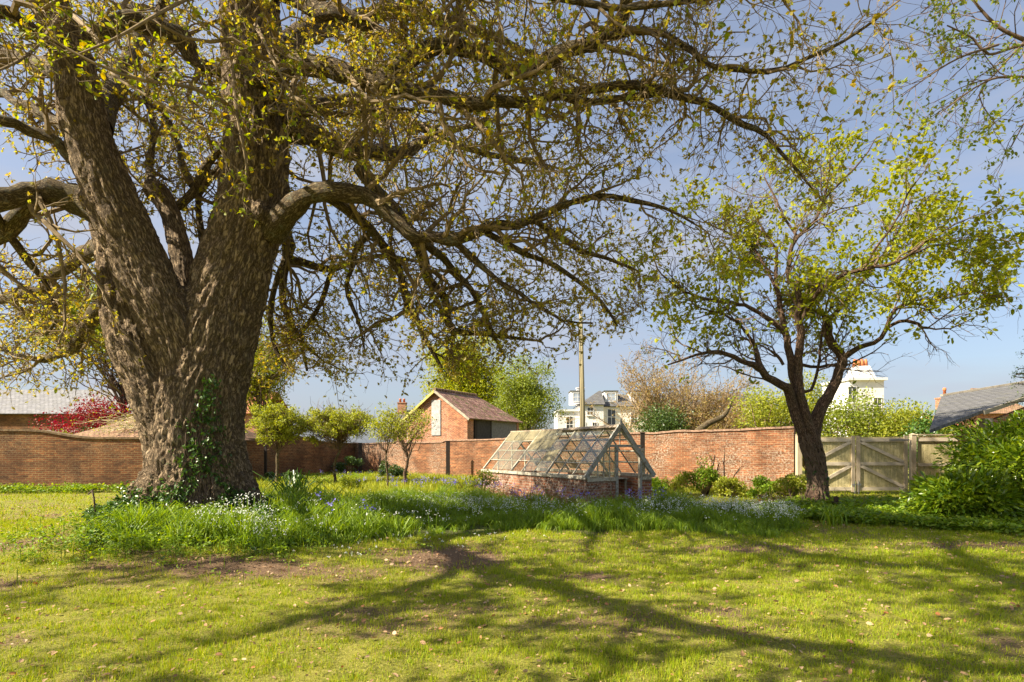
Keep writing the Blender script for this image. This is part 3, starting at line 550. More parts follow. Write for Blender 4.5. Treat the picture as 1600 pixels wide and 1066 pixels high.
P1[:, 2] = np.maximum(P1[:, 2], 1)
def floor_z(p):   # nothing hangs lower than this
    return np.interp(p[:, 0], [-14, -9, -6, -4, -2.6, -1.5, 1, 2.2, 4, 7], [2.7, 2.7, 2.9, 2.6, 3.1, 2.7, 3.2, 3.9, 4.8, 5.4])
def keep(P, ext=0):
    e = P[:, -1]; mn = P[:, :, 2].min(1); near = P[:, :, 1].min(1) > 3.0
    vis = (e[:, 2]-EYE)/np.maximum(e[:, 1], .5) < .86
    ok = mn > floor_z(e)-.25-ext
    ok &= ~(vis & (e[:, 1] < 5.6) & (e[:, 1] > 0))             # the nearest air stays open
    tcor = ((e[:, 0]-TX)*SUN.x+(e[:, 1]-TY)*SUN.y)/(SUN.x**2+SUN.y**2); dperp = np.abs((e[:, 0]-TX)*SUN.y-(e[:, 1]-TY)*SUN.x)/math.hypot(SUN.x, SUN.y); zh = e[:, 2]-tcor*SUN.z
    ok &= ~((tcor > 1.5) & (dperp < 2.2) & (zh > -.3) & (zh < 9.5) & (RT.random(len(e)) < .93) & ~(vis & (e[:, 0]/np.maximum(e[:, 1], .5) > -.9)))   # crown thinned along the sun's path, shaped to let light onto the trunk
    front = vis & (e[:, 1] < 8.7) & (e[:, 0]/e[:, 1] > -.64) & (e[:, 0]/e[:, 1] < -.36) & (e[:, 2] < 6.2)
    return ok & ~front
A, RA = grow(P1, D1, Ln, R1, 8, .30, -.015, RT, .7); ok = keep(A); A, RA, KA = A[ok], RA[ok], K1[ok]
p, d, r, bi = spawn(A, RA, 8, .12, .9, RT, .8, .55); KB = KA[bi]; B_, RB = grow(p, d, .45+.75*RT.random(len(p)), np.clip(r, .006, .018), 6, .34, -.03, RT, .6); ok = keep(B_); B_, RB, KB = B_[ok], RB[ok], KB[ok]
hi = KB >= len(limbs); sel = ~hi | (RT.random(len(KB)) < .95); B_, RB, KB = B_[sel], RB[sel], KB[sel]
p, d, r, bi = spawn(B_, RB, 5, .15, .85, RT, .9, .6); KC = KB[bi]; Cc, RC = grow(p, d, .16+.34*RT.random(len(p)), np.clip(r, .0032, .007), 4, .32, -.02, RT, .45); ok = keep(Cc, .15); Cc, RC, KC = Cc[ok], RC[ok], KC[ok]
hi = KC >= len(limbs)
print('twigs', len(A), len(B_), len(Cc), hi.sum())
Vs = []
for (a, ra, k) in ((A, RA, 6), (B_, RB, 4), (Cc[~hi], RC[~hi], 3)):
    V, Q, _ = tubes(a, ra, k); Vs.append((V-ORG, [Q]))
V, Fc = merge(Vs); mesh('branches', V, Fc, M['twig'], OAK)
# new leaves: small tufts at twig ends
tips = np.concatenate([Cc[:, -1], Cc[:, 2]+RT.normal(0, .01, (len(Cc), 3)), B_[:, -1]]); td = unit(np.concatenate([Cc[:, -1]-Cc[:, -2], RT.normal(size=(len(Cc), 3)), B_[:, -1]-B_[:, -2]]))
th = np.concatenate([hi, hi, KB >= len(limbs)]); dn = fbm(tips*.9, 71, 3); ex = np.clip((tips[:, 0]/np.maximum(tips[:, 1], 3)-.12)/.35, 0, 1)
ok = RT.random(len(tips)) < (.42+2.9*np.clip(dn-.41, 0, 1))*(1-.55*ex)*np.where(tips[:, 2] < 4.5, 1.15, 1.0); tips, td, th = tips[ok], td[ok], th[ok]
per = 5; c = np.repeat(tips, per, 0); d = unit(np.repeat(td, per, 0)*.6+RT.normal(size=(len(c), 3))*.8); sz = .030+.045*RT.random(len(c)); sz = np.where(np.repeat(th, per), sz*1.7, sz)
V, Fc = leaves(c, d, sz, LEAF4, RT); mesh('crown', V-ORG, Fc, M['oakleaf'], OAK)
# larger leaves, in sprays on some shoots and singly
ok = (~hi) & (RT.random(len(Cc)) < .035+.10*(Cc[:, -1, 1] < 7.6)); c = np.repeat(Cc[ok][:, -1], 2, 0); V1 = leaves(c, unit(RT.normal(size=(len(c), 3))+[0, 0, -.5]), .07+.05*RT.random(len(c)), LEAF6, RT)
# epicormic spray of big leaves hanging in front of the stems
sp0 = [smooth_line(px_line(l), .2) for l in (
 [(395, 225, 9.0, 10), (375, 190, 8.0, 9), (350, 160, 7.0, 8), (290, 135, 6.4, 7), (220, 125, 6.0, 6), (150, 100, 5.8, 5), (70, 55, 5.7, 3)],
 [(110, 20, 8.3, 10), (150, 60, 7.2, 8), (170, 110, 6.6, 6), (230, 150, 6.3, 5), (300, 190, 6.2, 4), (350, 215, 6.2, 3)],
 [(380, 60, 8.9, 9), (365, 110, 7.4, 6), (372, 190, 7, 5), (385, 260, 7, 4), (378, 320, 7, 2)],
 [(400, 40, 8.8, 9), (415, 70, 7.2, 6), (440, 120, 6.8, 4), (470, 170, 6.8, 3)],
 [(95, 20, 8.2, 9), (60, 70, 7.0, 6), (20, 100, 6.4, 5), (-30, 120, 6, 3)],
 [(385, -40, 8.8, 9), (330, -20, 7, 8), (250, 20, 6.2, 6), (180, 60, 5.9, 5), (110, 90, 5.8, 3)])]
G, RGs, LV = [], [], []
for l in sp0:
    V, Q, _ = tubes(l[None, :, :3], np.maximum(l[None, :, 3]*.9, .006), 6); LV.append((V-ORG, [Q]))
    a, b_, c_, _ = spawn(l[None, :, :3], l[None, :, 3], 20, .18, .95, RT, .7, .6); G.append(a); RGs.append((b_, c_))
p = np.concatenate(G); d = np.concatenate([x[0] for x in RGs]); r = np.clip(np.concatenate([x[1] for x in RGs]), .004, .009); E1, RE = grow(p, d, .3+.5*RT.random(len(p)), r, 5, .3, -.03, RT, .5)
V, Q, _ = tubes(E1, RE, 4); LV.append((V-ORG, [Q])); p, d, r, bi = spawn(E1, RE, 4, .2, .8, RT, .9, .7); E2, RE2 = grow(p, d, .12+.2*RT.random(len(p)), np.clip(r, .003, .004), 3, .3, 0, RT, .4)
V, Q, _ = tubes(E2, RE2, 3); LV.append((V-ORG, [Q])); V, Fc = merge(LV); mesh('spray_shoots', V, Fc, M['twig'], OAK)
ep = np.concatenate([E2[:, -1], E2[:, 1], E1[:, -1]]); ep = ep[RT.random(len(ep)) < .75]; c = np.repeat(ep, 2, 0)+RT.normal(0, .012, (len(ep)*2, 3)); V2 = leaves(c, unit(RT.normal(size=(len(c), 3))+[0, 0, -.25]), .035+.055*RT.random(len(c))**1.5, LEAF6, RT)
V, Fc = merge([(V1[0], V1[1]), (V2[0], V2[1])]); mesh('broad_leaves', V-ORG, Fc, M['oakbig'], OAK)

# ivy on the great trunk
IV = empty('climbing_ivy', (TX, TY-.9, oz), 'glossy dark ivy climbing the middle of the great tree trunk', 'ivy'); IO = np.array([TX, TY-.9, oz])
pxs = 800+TRV[:, 0]/TRV[:, 1]*F; pys = HZ-(TRV[:, 2]-EYE)/TRV[:, 1]*F; face = TRN[:, 1] < -.25
def col(x, y):
    cx = np.interp(y, [560, 640, 700, 770, 800], [335, 318, 312, 318, 312]); wd = np.interp(y, [560, 640, 650, 700, 750, 790], [10, 12, 20, 22, 26, 90]); q = np.exp(-((x-cx)/wd)**2)
    return np.where((y > 575), q, 0)+np.where(y > 735, np.exp(-((y-800)/26)**2), 0)*1.1+np.where(np.abs(y-720) < 50, .5*np.exp(-((x-388)/8)**2), 0)
wgt = col(pxs, pys)*face*(fbm(TRV*3.2, 88, 3) > .43); pick = RT.random(len(wgt)) < wgt*.42; c = TRV[pick]+TRN[pick]*(.02+.06*RT.random(pick.sum()))[:, None]
c = np.repeat(c, 2, 0)+RT.normal(0, .025, (pick.sum()*2, 3)); V, Fc = leaves(c, unit(RT.normal(size=(len(c), 3))*[1, .4, 1]+[0, -.3, -.5]), .035+.045*RT.random(len(c)), LEAF6, RT, .8); mesh('foliage', V-IO, Fc, M['ivy'], IV)
ss = []
for k in range(9):
    y = np.linspace(800, 590+18*k, 26); x = np.interp(y, [560, 640, 700, 770, 800], [335, 318, 312, 318, 312])+8*np.sin(y/23+k*2.1)+(k-4)*4
    pr = []
    for a, b_ in zip(x, y):
        e = np.hypot(pxs-a, pys-b_)+1e3*(~face); j = e.argmin(); pr.append(TRV[j]+TRN[j]*.012)
    pr = np.array(pr); pr = (pr+np.roll(pr, 1, 0))/2; ss.append(pr[1:])
V, Q, _ = tubes(np.array(ss), np.full((9, 25), .008), 5); mesh('stems', V-IO, [Q], M['twig2'], IV)
# ------------------------------------------------------------------ small ivied tree by the gate
RS = np.random.default_rng(23)
sz0 = float(ground_z(SX, SY)[0]); ST = empty('small_tree', (SX, SY, sz0), 'smaller spreading tree with dark ivy-wrapped forked trunk and bright yellow green leaves, beside the gate', 'tree'); SO = np.array([SX, SY, sz0])
def c8(pts, Y0=SY): return [(980+x/2.05, 180+y/2.05, Y0+dy, w_*.62) for x, y, dy, w_ in pts]
tr = [[(1274, 810, SY, 46), (1277, 775, SY, 29), (1277, 740, SY, 25), (1271, 712, SY, 28), (1266, 690, SY, 30), (1262, 672, SY, 22)]]
trunk_lines = [px_line(t_) for t_ in tr]
SL = [c8(p) for p in (
 [(578, 1060, 0, 30), (535, 945, -.05, 27), (518, 885, -.1, 25), (505, 870, -.3, 22), (450, 838, -.6, 20), (415, 805, -.7, 17), (380, 792, -.8, 14), (300, 760, -1, 11), (240, 762, -1.1, 8), (175, 785, -1.2, 6), (130, 800, -1.3, 4)],
 [(450, 838, -.6, 14), (425, 800, -.5, 15), (415, 770, -.5, 14), (408, 735, -.45, 12)],
 [(590, 1050, 0, 28), (556, 940, .1, 25), (540, 875, .1, 23), (525, 810, .1, 21), (510, 720, .2, 18), (498, 660, .3, 16), (480, 560, .5, 12), (475, 500, .7, 10), (480, 440, .9, 8), (450, 390, 1.2, 6), (400, 310, 1.5, 3)],
 [(596, 1040, -.1, 26), (566, 940, -.1, 24), (552, 880, -.1, 22), (548, 780, 0, 21), (556, 690, -.1, 20), (545, 640, -.1, 16), (555, 600, -.1, 18), (540, 555, -.1, 14), (515, 520, 0, 12), (525, 440, .1, 11), (545, 390, .2, 10), (595, 345, .3, 8), (630, 270, .4, 6), (650, 160, .5, 4), (640, 60, .6, 2)],
 [(565, 650, -.2, 14), (595, 590, -.5, 12), (640, 540, -.9, 11), (700, 510, -1.2, 10), (760, 492, -1.5, 10), (830, 480, -1.8, 9), (900, 450, -2, 7), (960, 405, -2.2, 5), (1050, 350, -2.4, 3)],
 [(592, 1070, 0, 36), (604, 985, .1, 34), (622, 935, .1, 31), (650, 890, .2, 27), (680, 820, .3, 25), (690, 780, .3, 24), (665, 745, .3, 22), (645, 705, .3, 21), (642, 660, .3, 20), (625, 635, .3, 14), (600, 625, .3, 8)],
 [(645, 655, .3, 12), (690, 610, .6, 11), (735, 550, .9, 10), (775, 505, 1.2, 9), (800, 470, 1.4, 8), (850, 400, 1.7, 6), (890, 330, 2, 5), (910, 260, 2.2, 3)],
 [(690, 780, .3, 16), (740, 745, .1, 14), (790, 730, -.1, 12), (830, 690, -.2, 11), (845, 640, -.3, 10), (880, 610, -.4, 9), (940, 605, -.6, 8), (1010, 590, -.8, 6), (1090, 570, -1, 4)],
 [(835, 680, -.2, 9), (870, 662, -.4, 9), (920, 662, -.6, 9), (945, 680, -.7, 8), (965, 682, -.7, 6)],
 [(505, 700, .2, 11), (460, 660, .1, 11), (400, 620, 0, 10), (330, 600, -.1, 9), (260, 590, -.3, 8), (180, 565, -.5, 6), (110, 510, -.7, 4)],
 [(500, 800, .1, 8), (480, 770, .1, 8), (460, 755, .1, 6)],
 [(550, 880, .4, 9), (590, 880, .5, 8), (615, 780, .6, 7), (625, 690, .7, 6), (640, 600, .8, 4)],
 [(560, 800, .5, 9), (600, 805, .7, 8), (660, 800, .9, 8), (700, 790, 1.0, 6)],
 [(480, 560, .5, 9), (440, 480, .9, 8), (400, 420, 1.2, 7), (330, 380, 1.5, 5), (260, 350, 1.7, 3)],
 [(410, 740, -.4, 8), (370, 680, -.6, 7), (310, 640, -.8, 6), (240, 620, -1, 4)],
 [(900, 450, -2, 6), (980, 420, -2, 5), (1080, 400, -2, 4), (1180, 400, -2, 3)],
 [(760, 492, -1.5, 7), (800, 420, -1.6, 6), (860, 340, -1.7, 5), (900, 250, -1.8, 4), (960, 170, -1.9, 2)],
 [(545, 390, .2, 7), (500, 320, .5, 6), (470, 260, .8, 5), (440, 200, 1, 3)],
 [(630, 270, .4, 5), (700, 200, .7, 5), (760, 130, .9, 4), (800, 70, 1.1, 2)],
)]
TL = [smooth_line(t_, .15) for t_ in trunk_lines]; mbq = MB()
for l in TL: mbq.tube(l[:, :3]-SO, l[:, 3], 14)
for k in range(7):
    a = k*.9; t_ = np.linspace(0, 1, 5); p = np.stack([np.cos(a)*(.08+.4*t_), np.sin(a)*(.08+.4*t_), .38*(1-t_)**2-.06*t_], 1); mbq.tube(p, .10*(1.1-.8*t_), 8)
LL = [smooth_line(px_line(l), .22) for l in SL]
for l in LL: n_ = len(l); l[:, :3] += RS.normal(0, .012, (n_, 3))*np.sin(np.linspace(0, math.pi, n_))[:, None]; l[:, 3] = np.maximum(l[:, 3], .008)
tmp = mbq.build('tmp', None); rm = tmp.modifiers.new('r', 'REMESH'); rm.mode = 'VOXEL'; rm.voxel_size = .025; sm = tmp.modifiers.new('s', 'SMOOTH'); sm.iterations = 4
me = bpy.data.meshes.new_from_object(tmp.evaluated_get(bpy.context.evaluated_depsgraph_get())); bpy.data.objects.remove(tmp)
n = len(me.vertices); P = np.empty(n*3, np.float32); me.vertices.foreach_get('co', P); P = P.reshape(-1, 3).astype(float); NM = np.empty(n*3, np.float32); me.vertices.foreach_get('normal', NM); NM = NM.reshape(-1, 3)
P += NM*((fbm(P*[9, 9, 2.5], 5, 3)-.5)*.10)[:, None]; me.vertices.foreach_set('co', P.astype(np.float32).ravel())
me.attributes.new('bk', 'FLOAT_VECTOR', 'POINT').data.foreach_set('vector', P.astype(np.float32).ravel()); me.polygons.foreach_set('use_smooth', np.ones(len(me.polygons), bool))
me.materials.clear(); me.materials.append(M['bark2']); o_ = bpy.data.objects.new('trunk', me); SC.collection.objects.link(o_); o_.parent = ST
g1, g2, g3 = [], [], []
for k, l in enumerate(LL):
    V, Q, bkk = tubes(l[None, :, :3], l[None, :, 3], 9); mesh('limb', V-SO, [Q], M['bark2'], ST, {'bk': bkk+[k, 0, 0]}, True)
    tot = np.linalg.norm(np.diff(l[:, :3], axis=0), axis=1).sum(); per = max(3, int(tot*2.9)) if k not in (1, 10) else 3
    a, b_, c_, _ = spawn(l[None, :, :3], l[None, :, 3], per, .3, .8, RS, .9, .6); g1.append(a); g2.append(b_); g3.append(c_); g1.append(l[-1:, :3]); g2.append(unit(l[-1:, :3]-l[-2:-1, :3])); g3.append(l[-1:, 3])
p, d, r = map(np.concatenate, (g1, g2, g3)); d[:, 2] += .05; d = unit(d)
def keep2(P):
    e = P[:, -1]; return (P[:, :, 2].min(1) > 3.0) & (np.hypot(e[:, 0]-SX-.2, e[:, 1]-SY) < 5.4) & (e[:, 2]+.10*np.abs(e[:, 0]-SX-.8)**1.5 < 9.2)
A, RA = grow(p, d, .5+1.0*RS.random(len(p)), np.clip(r, .008, .022), 7, .2, .01, RS, .6); ok = keep2(A); A, RA = A[ok], RA[ok]
p, d, r, _ = spawn(A, RA, 6, .2, .8, RS, .9, .6); Bq, RB = grow(p, d, .35+.6*RS.random(len(p)), np.clip(r, .005, .009), 5, .22, -.02, RS, .5); ok = keep2(Bq); Bq, RB = Bq[ok], RB[ok]
p, d, r, _ = spawn(Bq, RB, 3, .2, .8, RS, .9, .6); Cq, RC = grow(p, d, .15+.3*RS.random(len(p)), np.clip(r, .0035, .005), 3, .22, -.03, RS, .4)
V, Fc = merge([(lambda v: (v[0]-SO, [v[1]]))(tubes(a, b_, k)) for a, b_, k in ((A, RA, 5), (Bq, RB, 4), (Cq, RC, 3))]); mesh('branches', V, Fc, M['twig2'], ST)
tips = np.concatenate([Cq[:, -1], Bq[:, -1], Cq[:, 1]]); f_ = fbm(tips*1.15, 171, 3); hz_ = tips[:, 2]+.22*np.abs(tips[:, 0]-SX)*0
right = np.clip((tips[:, 0]-SX+1.5)/3, 0, 1); lo = np.clip((tips[:, 2]-3.6)/1.4, .06, 1)
ok = RS.random(len(tips)) < (.03+np.minimum(.42, 5.0*np.clip(f_-.45, 0, 1))+.09*right)*lo*1.3*(1-.6*np.clip((tips[:, 0]-SX-3.4)/1.2, 0, 1)); tips = tips[ok]
c = np.repeat(tips, 7, 0)+RS.normal(0, .06, (len(tips)*7, 3)); V, Fc = leaves(c, unit(RS.normal(size=(len(c), 3))+[0, 0, -.1]), .075+.07*RS.random(len(c)), LEAF6, RS, .6); mesh('crown', V-SO, Fc, M['lime'], ST)
# dead ivy stems wrapped round the trunk
IV2 = empty('dry_ivy_stems', (SX, SY-.4, sz0), 'tangle of dry brown ivy stems wrapped round the smaller tree trunk', 'ivy'); I2 = np.array([SX, SY-.4, sz0]); ls = []
al_ = np.concatenate([TL[0]])
for k in range(190):
    n_ = 14; t_ = np.linspace(0, 1, n_)*(.45+.55*RS.random()); a0 = RS.random()*6.283; tw = RS.normal(0, 1.4); ip = t_*(len(al_)-1); cxyz = np.stack([np.interp(ip, np.arange(len(al_)), al_[:, j]) for j in range(4)], 1)
    a = a0+tw*t_+.35*np.sin(t_*9+k); rr = cxyz[:, 3]*(.97+.10*RS.random())+.010+.018*np.maximum(0, np.sin(t_*7+k)); p = cxyz[:, :3]+np.stack([np.cos(a)*rr, np.sin(a)*rr, 0*a], 1); p[:, 2] += RS.normal(0, .02, n_); ls.append(p)
VA, QA, _ = tubes(np.array(ls), np.full((190, 14), .007)+RS.random((190, 1))*.007, 4)
p = np.stack([SX+RS.normal(0, .5, 260), SY+RS.normal(0, .4, 260), np.full(260, sz0)], 1); d = unit(RS.normal(size=(260, 3))*[1, 1, .3]+[0, 0, .9]); A, RA = grow(p, d, .25+.35*RS.random(260), np.full(260, .006), 6, .4, -.12, RS, .4)
VB, QB, _ = tubes(A, RA, 4); V, Fc = merge([(VA-I2, [QA]), (VB-I2, [QB])]); mesh('stems', V, Fc, M['twig2'], IV2)
ej = RS.integers(0, len(ls), 500); c = np.array(ls)[ej, RS.integers(0, 14, 500)]; c = c[c[:, 2] < sz0+1.2]; V, Fc = leaves(c, unit(RS.normal(size=(len(c), 3))), .06+.04*RS.random(len(c)), LEAF6, RS); mesh('foliage', V-I2, Fc, M['ivy'], IV2)

# ------------------------------------------------------------------ birch reaching in from beyond the right edge
RB_ = np.random.default_rng(31)
bx, by = 10.9, 8.6; BO = np.array([bx, by, 0.]); BT = empty('birch_tree', BO, 'birch whose pale shoots and small fresh leaves reach in at the upper right corner', 'tree')
tl = smooth_line(np.array([(bx, by, -.1, .2), (bx-.05, by, 2, .17), (bx-.2, by, 4.5, .15), (bx-.1, by+.1, 7, .12), (bx-.2, by, 9.5, .08), (bx, by, 12, .03)]), .3); V, Q, bkk = tubes(tl[None, :, :3], tl[None, :, 3], 14); mesh('trunk', V-BO, [Q], M['birchbark'], BT, {'bk': bkk}, True)
bl = [[(1860, 90, 8.6, 16), (1720, 110, 8.5, 13), (1600, 62, 8.4, 10), (1560, 42, 8.4, 8), (1530, 12, 8.4, 6), (1500, -30, 8.4, 4)], [(1850, 60, 8.6, 14), (1700, 60, 8.3, 11), (1600, 70, 8.2, 8), (1545, 85, 8.1, 6), (1520, 60, 8.1, 5), (1480, 40, 8, 3)],
      [(1850, 130, 8.6, 12), (1700, 125, 8.2, 9), (1580, 120, 8, 6), (1540, 128, 7.9, 5), (1505, 150, 7.9, 3), (1465, 180, 7.9, 2)], [(1860, 20, 8.6, 14), (1740, -40, 8.4, 10), (1600, -60, 8.2, 8), (1500, -30, 8, 5), (1440, 20, 7.9, 3)],
      [(1850, -40, 8.6, 14), (1700, -120, 8.4, 10), (1560, -130, 8.2, 8), (1450, -90, 8, 5)], [(1560, 70, 8.1, 6), (1500, 90, 8.0, 5), (1450, 120, 8, 3), (1410, 150, 8, 2)], [(1600, 66, 8.2, 6), (1560, 110, 8.1, 4), (1530, 150, 8, 3), (1560, 200, 8, 2)],
      [(1720, 110, 8.5, 8), (1660, 150, 8.4, 6), (1610, 180, 8.4, 4), (1580, 230, 8.4, 2)]]
g1, g2, g3, LV = [], [], [], []
for l in bl:
    l = smooth_line(px_line(l), .2); l[:, 3] = np.maximum(l[:, 3]*.65, .006); V, Q, bkk = tubes(l[None, :, :3], l[None, :, 3], 7); mesh('limb', V-BO, [Q], M['birchbark'] if l[0, 3] > .06 else M['twig2'], BT, smooth=True)
    tot = np.linalg.norm(np.diff(l[:, :3], axis=0), axis=1).sum(); a, b_, c_, _ = spawn(l[None, :, :3], l[None, :, 3], int(tot*5), .2, .8, RB_, .8, .6); g1.append(a); g2.append(b_); g3.append(c_)
p, d, r = map(np.concatenate, (g1, g2, g3)); A, RA = grow(p, d, .35+.6*RB_.random(len(p)), np.clip(r, .004, .008), 6, .16, -.06, RB_, .5)
p, d, r, _ = spawn(A, RA, 4, .2, .7, RB_, .9, .6); Bq, RB2 = grow(p, d, .15+.35*RB_.random(len(p)), np.clip(r, .0028, .004), 4, .16, -.07, RB_, .4)
V, Fc = merge([(lambda v: (v[0]-BO, [v[1]]))(tubes(a, b_, k)) for a, b_, k in ((A, RA, 4), (Bq, RB2, 3))]); mesh('branches', V, Fc, M['twig2'], BT)
tips = np.concatenate([Bq[:, -1], Bq[:, 2], Bq[:, 3], A[:, -1]]); ok = RB_.random(len(tips)) < .25+2.2*np.clip(fbm(tips*1.4, 5, 3)-.36, 0, 1); tips = tips[ok]; c = np.repeat(tips, 3, 0)+RB_.normal(0, .02, (len(tips)*3, 3))
V, Fc = leaves(c, unit(RB_.normal(size=(len(c), 3))+[0, 0, -.3]), .038+.034*RB_.random(len(c)), LEAF6, RB_); mesh('crown', V-BO, Fc, M['birchleaf'], BT)

# ------------------------------------------------------------------ bushes and simple trees
def clumpy(root, O, lumps, nleaf, size, mat, rng, tpl=LEAF4, spread=.5, name='foliage', up=.2, tilt=None, squash=.8):
    """lumps (k,4): centre and radius; leaves gather on the outside of each lump"""
    lumps = np.asarray(lumps, float); w_ = lumps[:, 3]**2; k = rng.choice(len(lumps), nleaf, p=w_/w_.sum()); d = unit(rng.normal(size=(nleaf, 3))); r = lumps[k, 3]*(1-spread*rng.random(nleaf)**1.3)*(.8+.5*fbm(d*2.3+k[:, None]*.37, 3, 2))
    c = lumps[k, :3]+d*r[:, None]*[1, 1, squash]; ok = c[:, 2] > ground_z(c[:, 0], c[:, 1])+.02; c, d = c[ok], d[ok]
    V, Fc = leaves(c, unit(d*.7+rng.normal(size=(len(c), 3))*.8+[0, 0, up-.2]), size*(.6+.7*rng.random(len(c))), tpl, rng, tilt); return mesh(name, V-O, Fc, mat, root)
def sticks(root, O, foot, ends, r0, mat, rng, name='stems', steps=6, k=5, wig=.12):
    ends = np.asarray(ends, float); n = len(ends); t_ = np.linspace(0, 1, steps+1)[None, :, None]; P = foot[None, None]*(1-t_)+ends[:, None]*t_
    P[:, 1:-1] += rng.normal(0, 1, (n, steps-1, 3))*wig*np.linalg.norm(ends-foot, axis=1)[:, None, None]*.3; P[:, :, 2] += np.sin(t_[..., 0]*math.pi)*.1*np.linalg.norm(ends-foot, axis=1)[:, None]
    V, Q, bkk = tubes(P, r0*(1-.75*t_[..., 0])*np.ones((n, 1)), k); return mesh(name, V-O, [Q], mat, root, {'bk': bkk})
def ellip_lumps(c, rx, ry, rz, n, r, rng, fill=.55, bottom=-.35):
    d = unit(rng.normal(size=(n*3, 3))); d = d[d[:, 2] > bottom][:n]; q = (fill+(1-fill)*rng.random(len(d)))[:, None]
    return np.concatenate([np.asarray(c)+d*q*[rx, ry, rz], r*(.6+.8*rng.random((len(d), 1)))], 1)
def bush(name, label, cat, c, rx, ry, h, nl, nleaf, size, mat, seed, tpl=LEAF4, group=None, lr=None, spread=.7, tilt=None):
    rng = np.random.default_rng(seed); x, y = c; z = float(ground_z(x, y)[0]); O = np.array([x, y, z]); root = empty(name, O, label, cat, group)
    L = ellip_lumps((x, y, z+h*.45), rx*.8, ry*.8, h*.45, nl, lr or min(rx, h*.5)*.42, rng, .5, -.7); clumpy(root, O, L, nleaf, size, mat, rng, tpl, spread, tilt=tilt)
    sticks(root, O, O, L[:, :3], .012+.012*h, M['twig'], rng, 'stems'); return root
def tree(name, label, c, h, trunk_h, rx, ry, nl, nleaf, size, mat, seed, lr=None, tr_=.15, tpl=LEAF4, group=None, bmat=None, spread=.75, twigs=0, base=None, fill=.45, bottom=-.5):
    rng = np.random.default_rng(seed); x, y = c; z = 0 if base is None else base; O = np.array([x, y, z]); root = empty(name, O, label, 'tree', group); cz = z+(h+trunk_h)/2; rz = (h-trunk_h)/2
    L = ellip_lumps((x, y, cz), rx*.82, ry*.82, rz*.85, nl, lr or rx*.3, rng, fill, bottom); bmat = bmat or M['limb']
    tp = smooth_line(np.array([(x, y, z-.2, tr_*1.25), (x+rng.normal(0, .1), y, z+trunk_h*.5, tr_), (x+rng.normal(0, .12), y, z+trunk_h, tr_*.85), (x+rng.normal(0, .25), y, cz, tr_*.5), (x, y, z+h*.93, tr_*.12)]), .4)
    V, Q, bkk = tubes(tp[None, :, :3], tp[None, :, 3], 10); mesh('trunk', V-O, [Q], bmat, root, {'bk': bkk}, True)
    zs = z+trunk_h*.85+(h-trunk_h)*.5*rng.random(len(L)); st_ = np.stack([np.interp(zs, tp[:, 2], tp[:, j]) for j in range(3)], 1)
    t_ = np.linspace(0, 1, 6)[None, :, None]; Pb = st_[:, None]*(1-t_)+L[:, None, :3]*t_; Pb[:, 1:-1] += rng.normal(0, .05*rx, (len(L), 4, 3)); V, Q, bkk = tubes(Pb, tr_*.32*(1-.8*t_[..., 0])*np.ones((len(L), 1)), 5); parts = [(V-O, [Q])]
    if twigs:
        p, d, r, _ = spawn(Pb, np.full(Pb.shape[:2], tr_*.15), twigs, .3, .9, rng, 1, .5); Aq, Ra = grow(p, d+[0, 0, .3], rx*.25*(.5+rng.random(len(p))), np.full(len(p), max(.008, tr_*.07)), 5, .18, .04, rng, .5); V, Q, _ = tubes(Aq, Ra, 3); parts.append((V-O, [Q]))
    V, Fc = merge(parts); mesh('branches', V, Fc, bmat if not twigs else M['twig2'], root)
    if nleaf: clumpy(root, O, L, nleaf, size, mat, rng, tpl, spread, 'crown')
    return root, L
# ------------------------------------------------------------------ brick garden walls
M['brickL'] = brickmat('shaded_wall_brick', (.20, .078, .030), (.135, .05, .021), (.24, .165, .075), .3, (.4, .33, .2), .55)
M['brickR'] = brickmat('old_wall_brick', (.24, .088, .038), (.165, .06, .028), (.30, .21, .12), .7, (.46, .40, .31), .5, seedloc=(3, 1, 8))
M['brickB'] = brickmat('orange_brick', (.36, .11, .045), (.26, .078, .033), (.46, .33, .22), .45, (.72, .6, .48), .15, seedloc=(9, 4, 2))
M['brickG'] = brickmat('glasshouse_brick', (.30, .12, .06), (.21, .08, .042), (.36, .27, .2), .5, (.66, .6, .5), .4, seedloc=(2, 7, 5))
M['coping'] = plain('weathered_coping', (.17, .115, .065), .9, .45, 9, bmp=.02)
M['copingR'] = plain('lichened_coping', (.27, .17, .12), .9, .6, 13, bmp=.02)
def wall(name, label, p0, p1, prof, mat, cop, th=.24, co=.045, ch=.07, wav=0.0, seed=1):
    p0 = np.array(p0, float); p1 = np.array(p1, float); L = np.linalg.norm(p1-p0); rz = math.atan2(p1[1]-p0[1], p1[0]-p0[0])
    root = empty(name, (p0[0], p0[1], 0), label, 'wall', None, rz)
    u = np.arange(0, L+.001, .2); u[-1] = L; pu, pz = zip(*prof); z = np.interp(u, pu, pz)
    if wav: z = z+wav*(vnoise(np.stack([u*1.1, 0*u, 0*u+seed], 1), seed)-.5)+wav*.5*(vnoise(np.stack([u*4, 0*u, 0*u], 1), seed+5)-.5)
    def strip(y0, y1, zb, zt):
        n = len(u); V = np.concatenate([np.stack([u, 0*u+y, zz], 1) for y, zz in ((y0, zb), (y0, zt), (y1, zt), (y1, zb))]); q = []
        for a, b_ in ((0, 1), (1, 2), (2, 3), (3, 0)): i = np.arange(n-1); q.append(np.stack([a*n+i, a*n+i+1, b_*n+i+1, b_*n+i], 1))
        q.append(np.array([[0, n, 2*n, 3*n], [n-1, 4*n-1, 3*n-1, 2*n-1]])); return V, [np.concatenate(q)]
    V, Fc = strip(0, th, 0*u-.3, z-ch); mesh('brickwork', V, Fc, mat, root)
    V, Fc = strip(-co, th+co, z-ch, z+(.015*(RG.random(len(u))-.5) if wav else 0)); mesh('coping', V, Fc, cop, root); return root
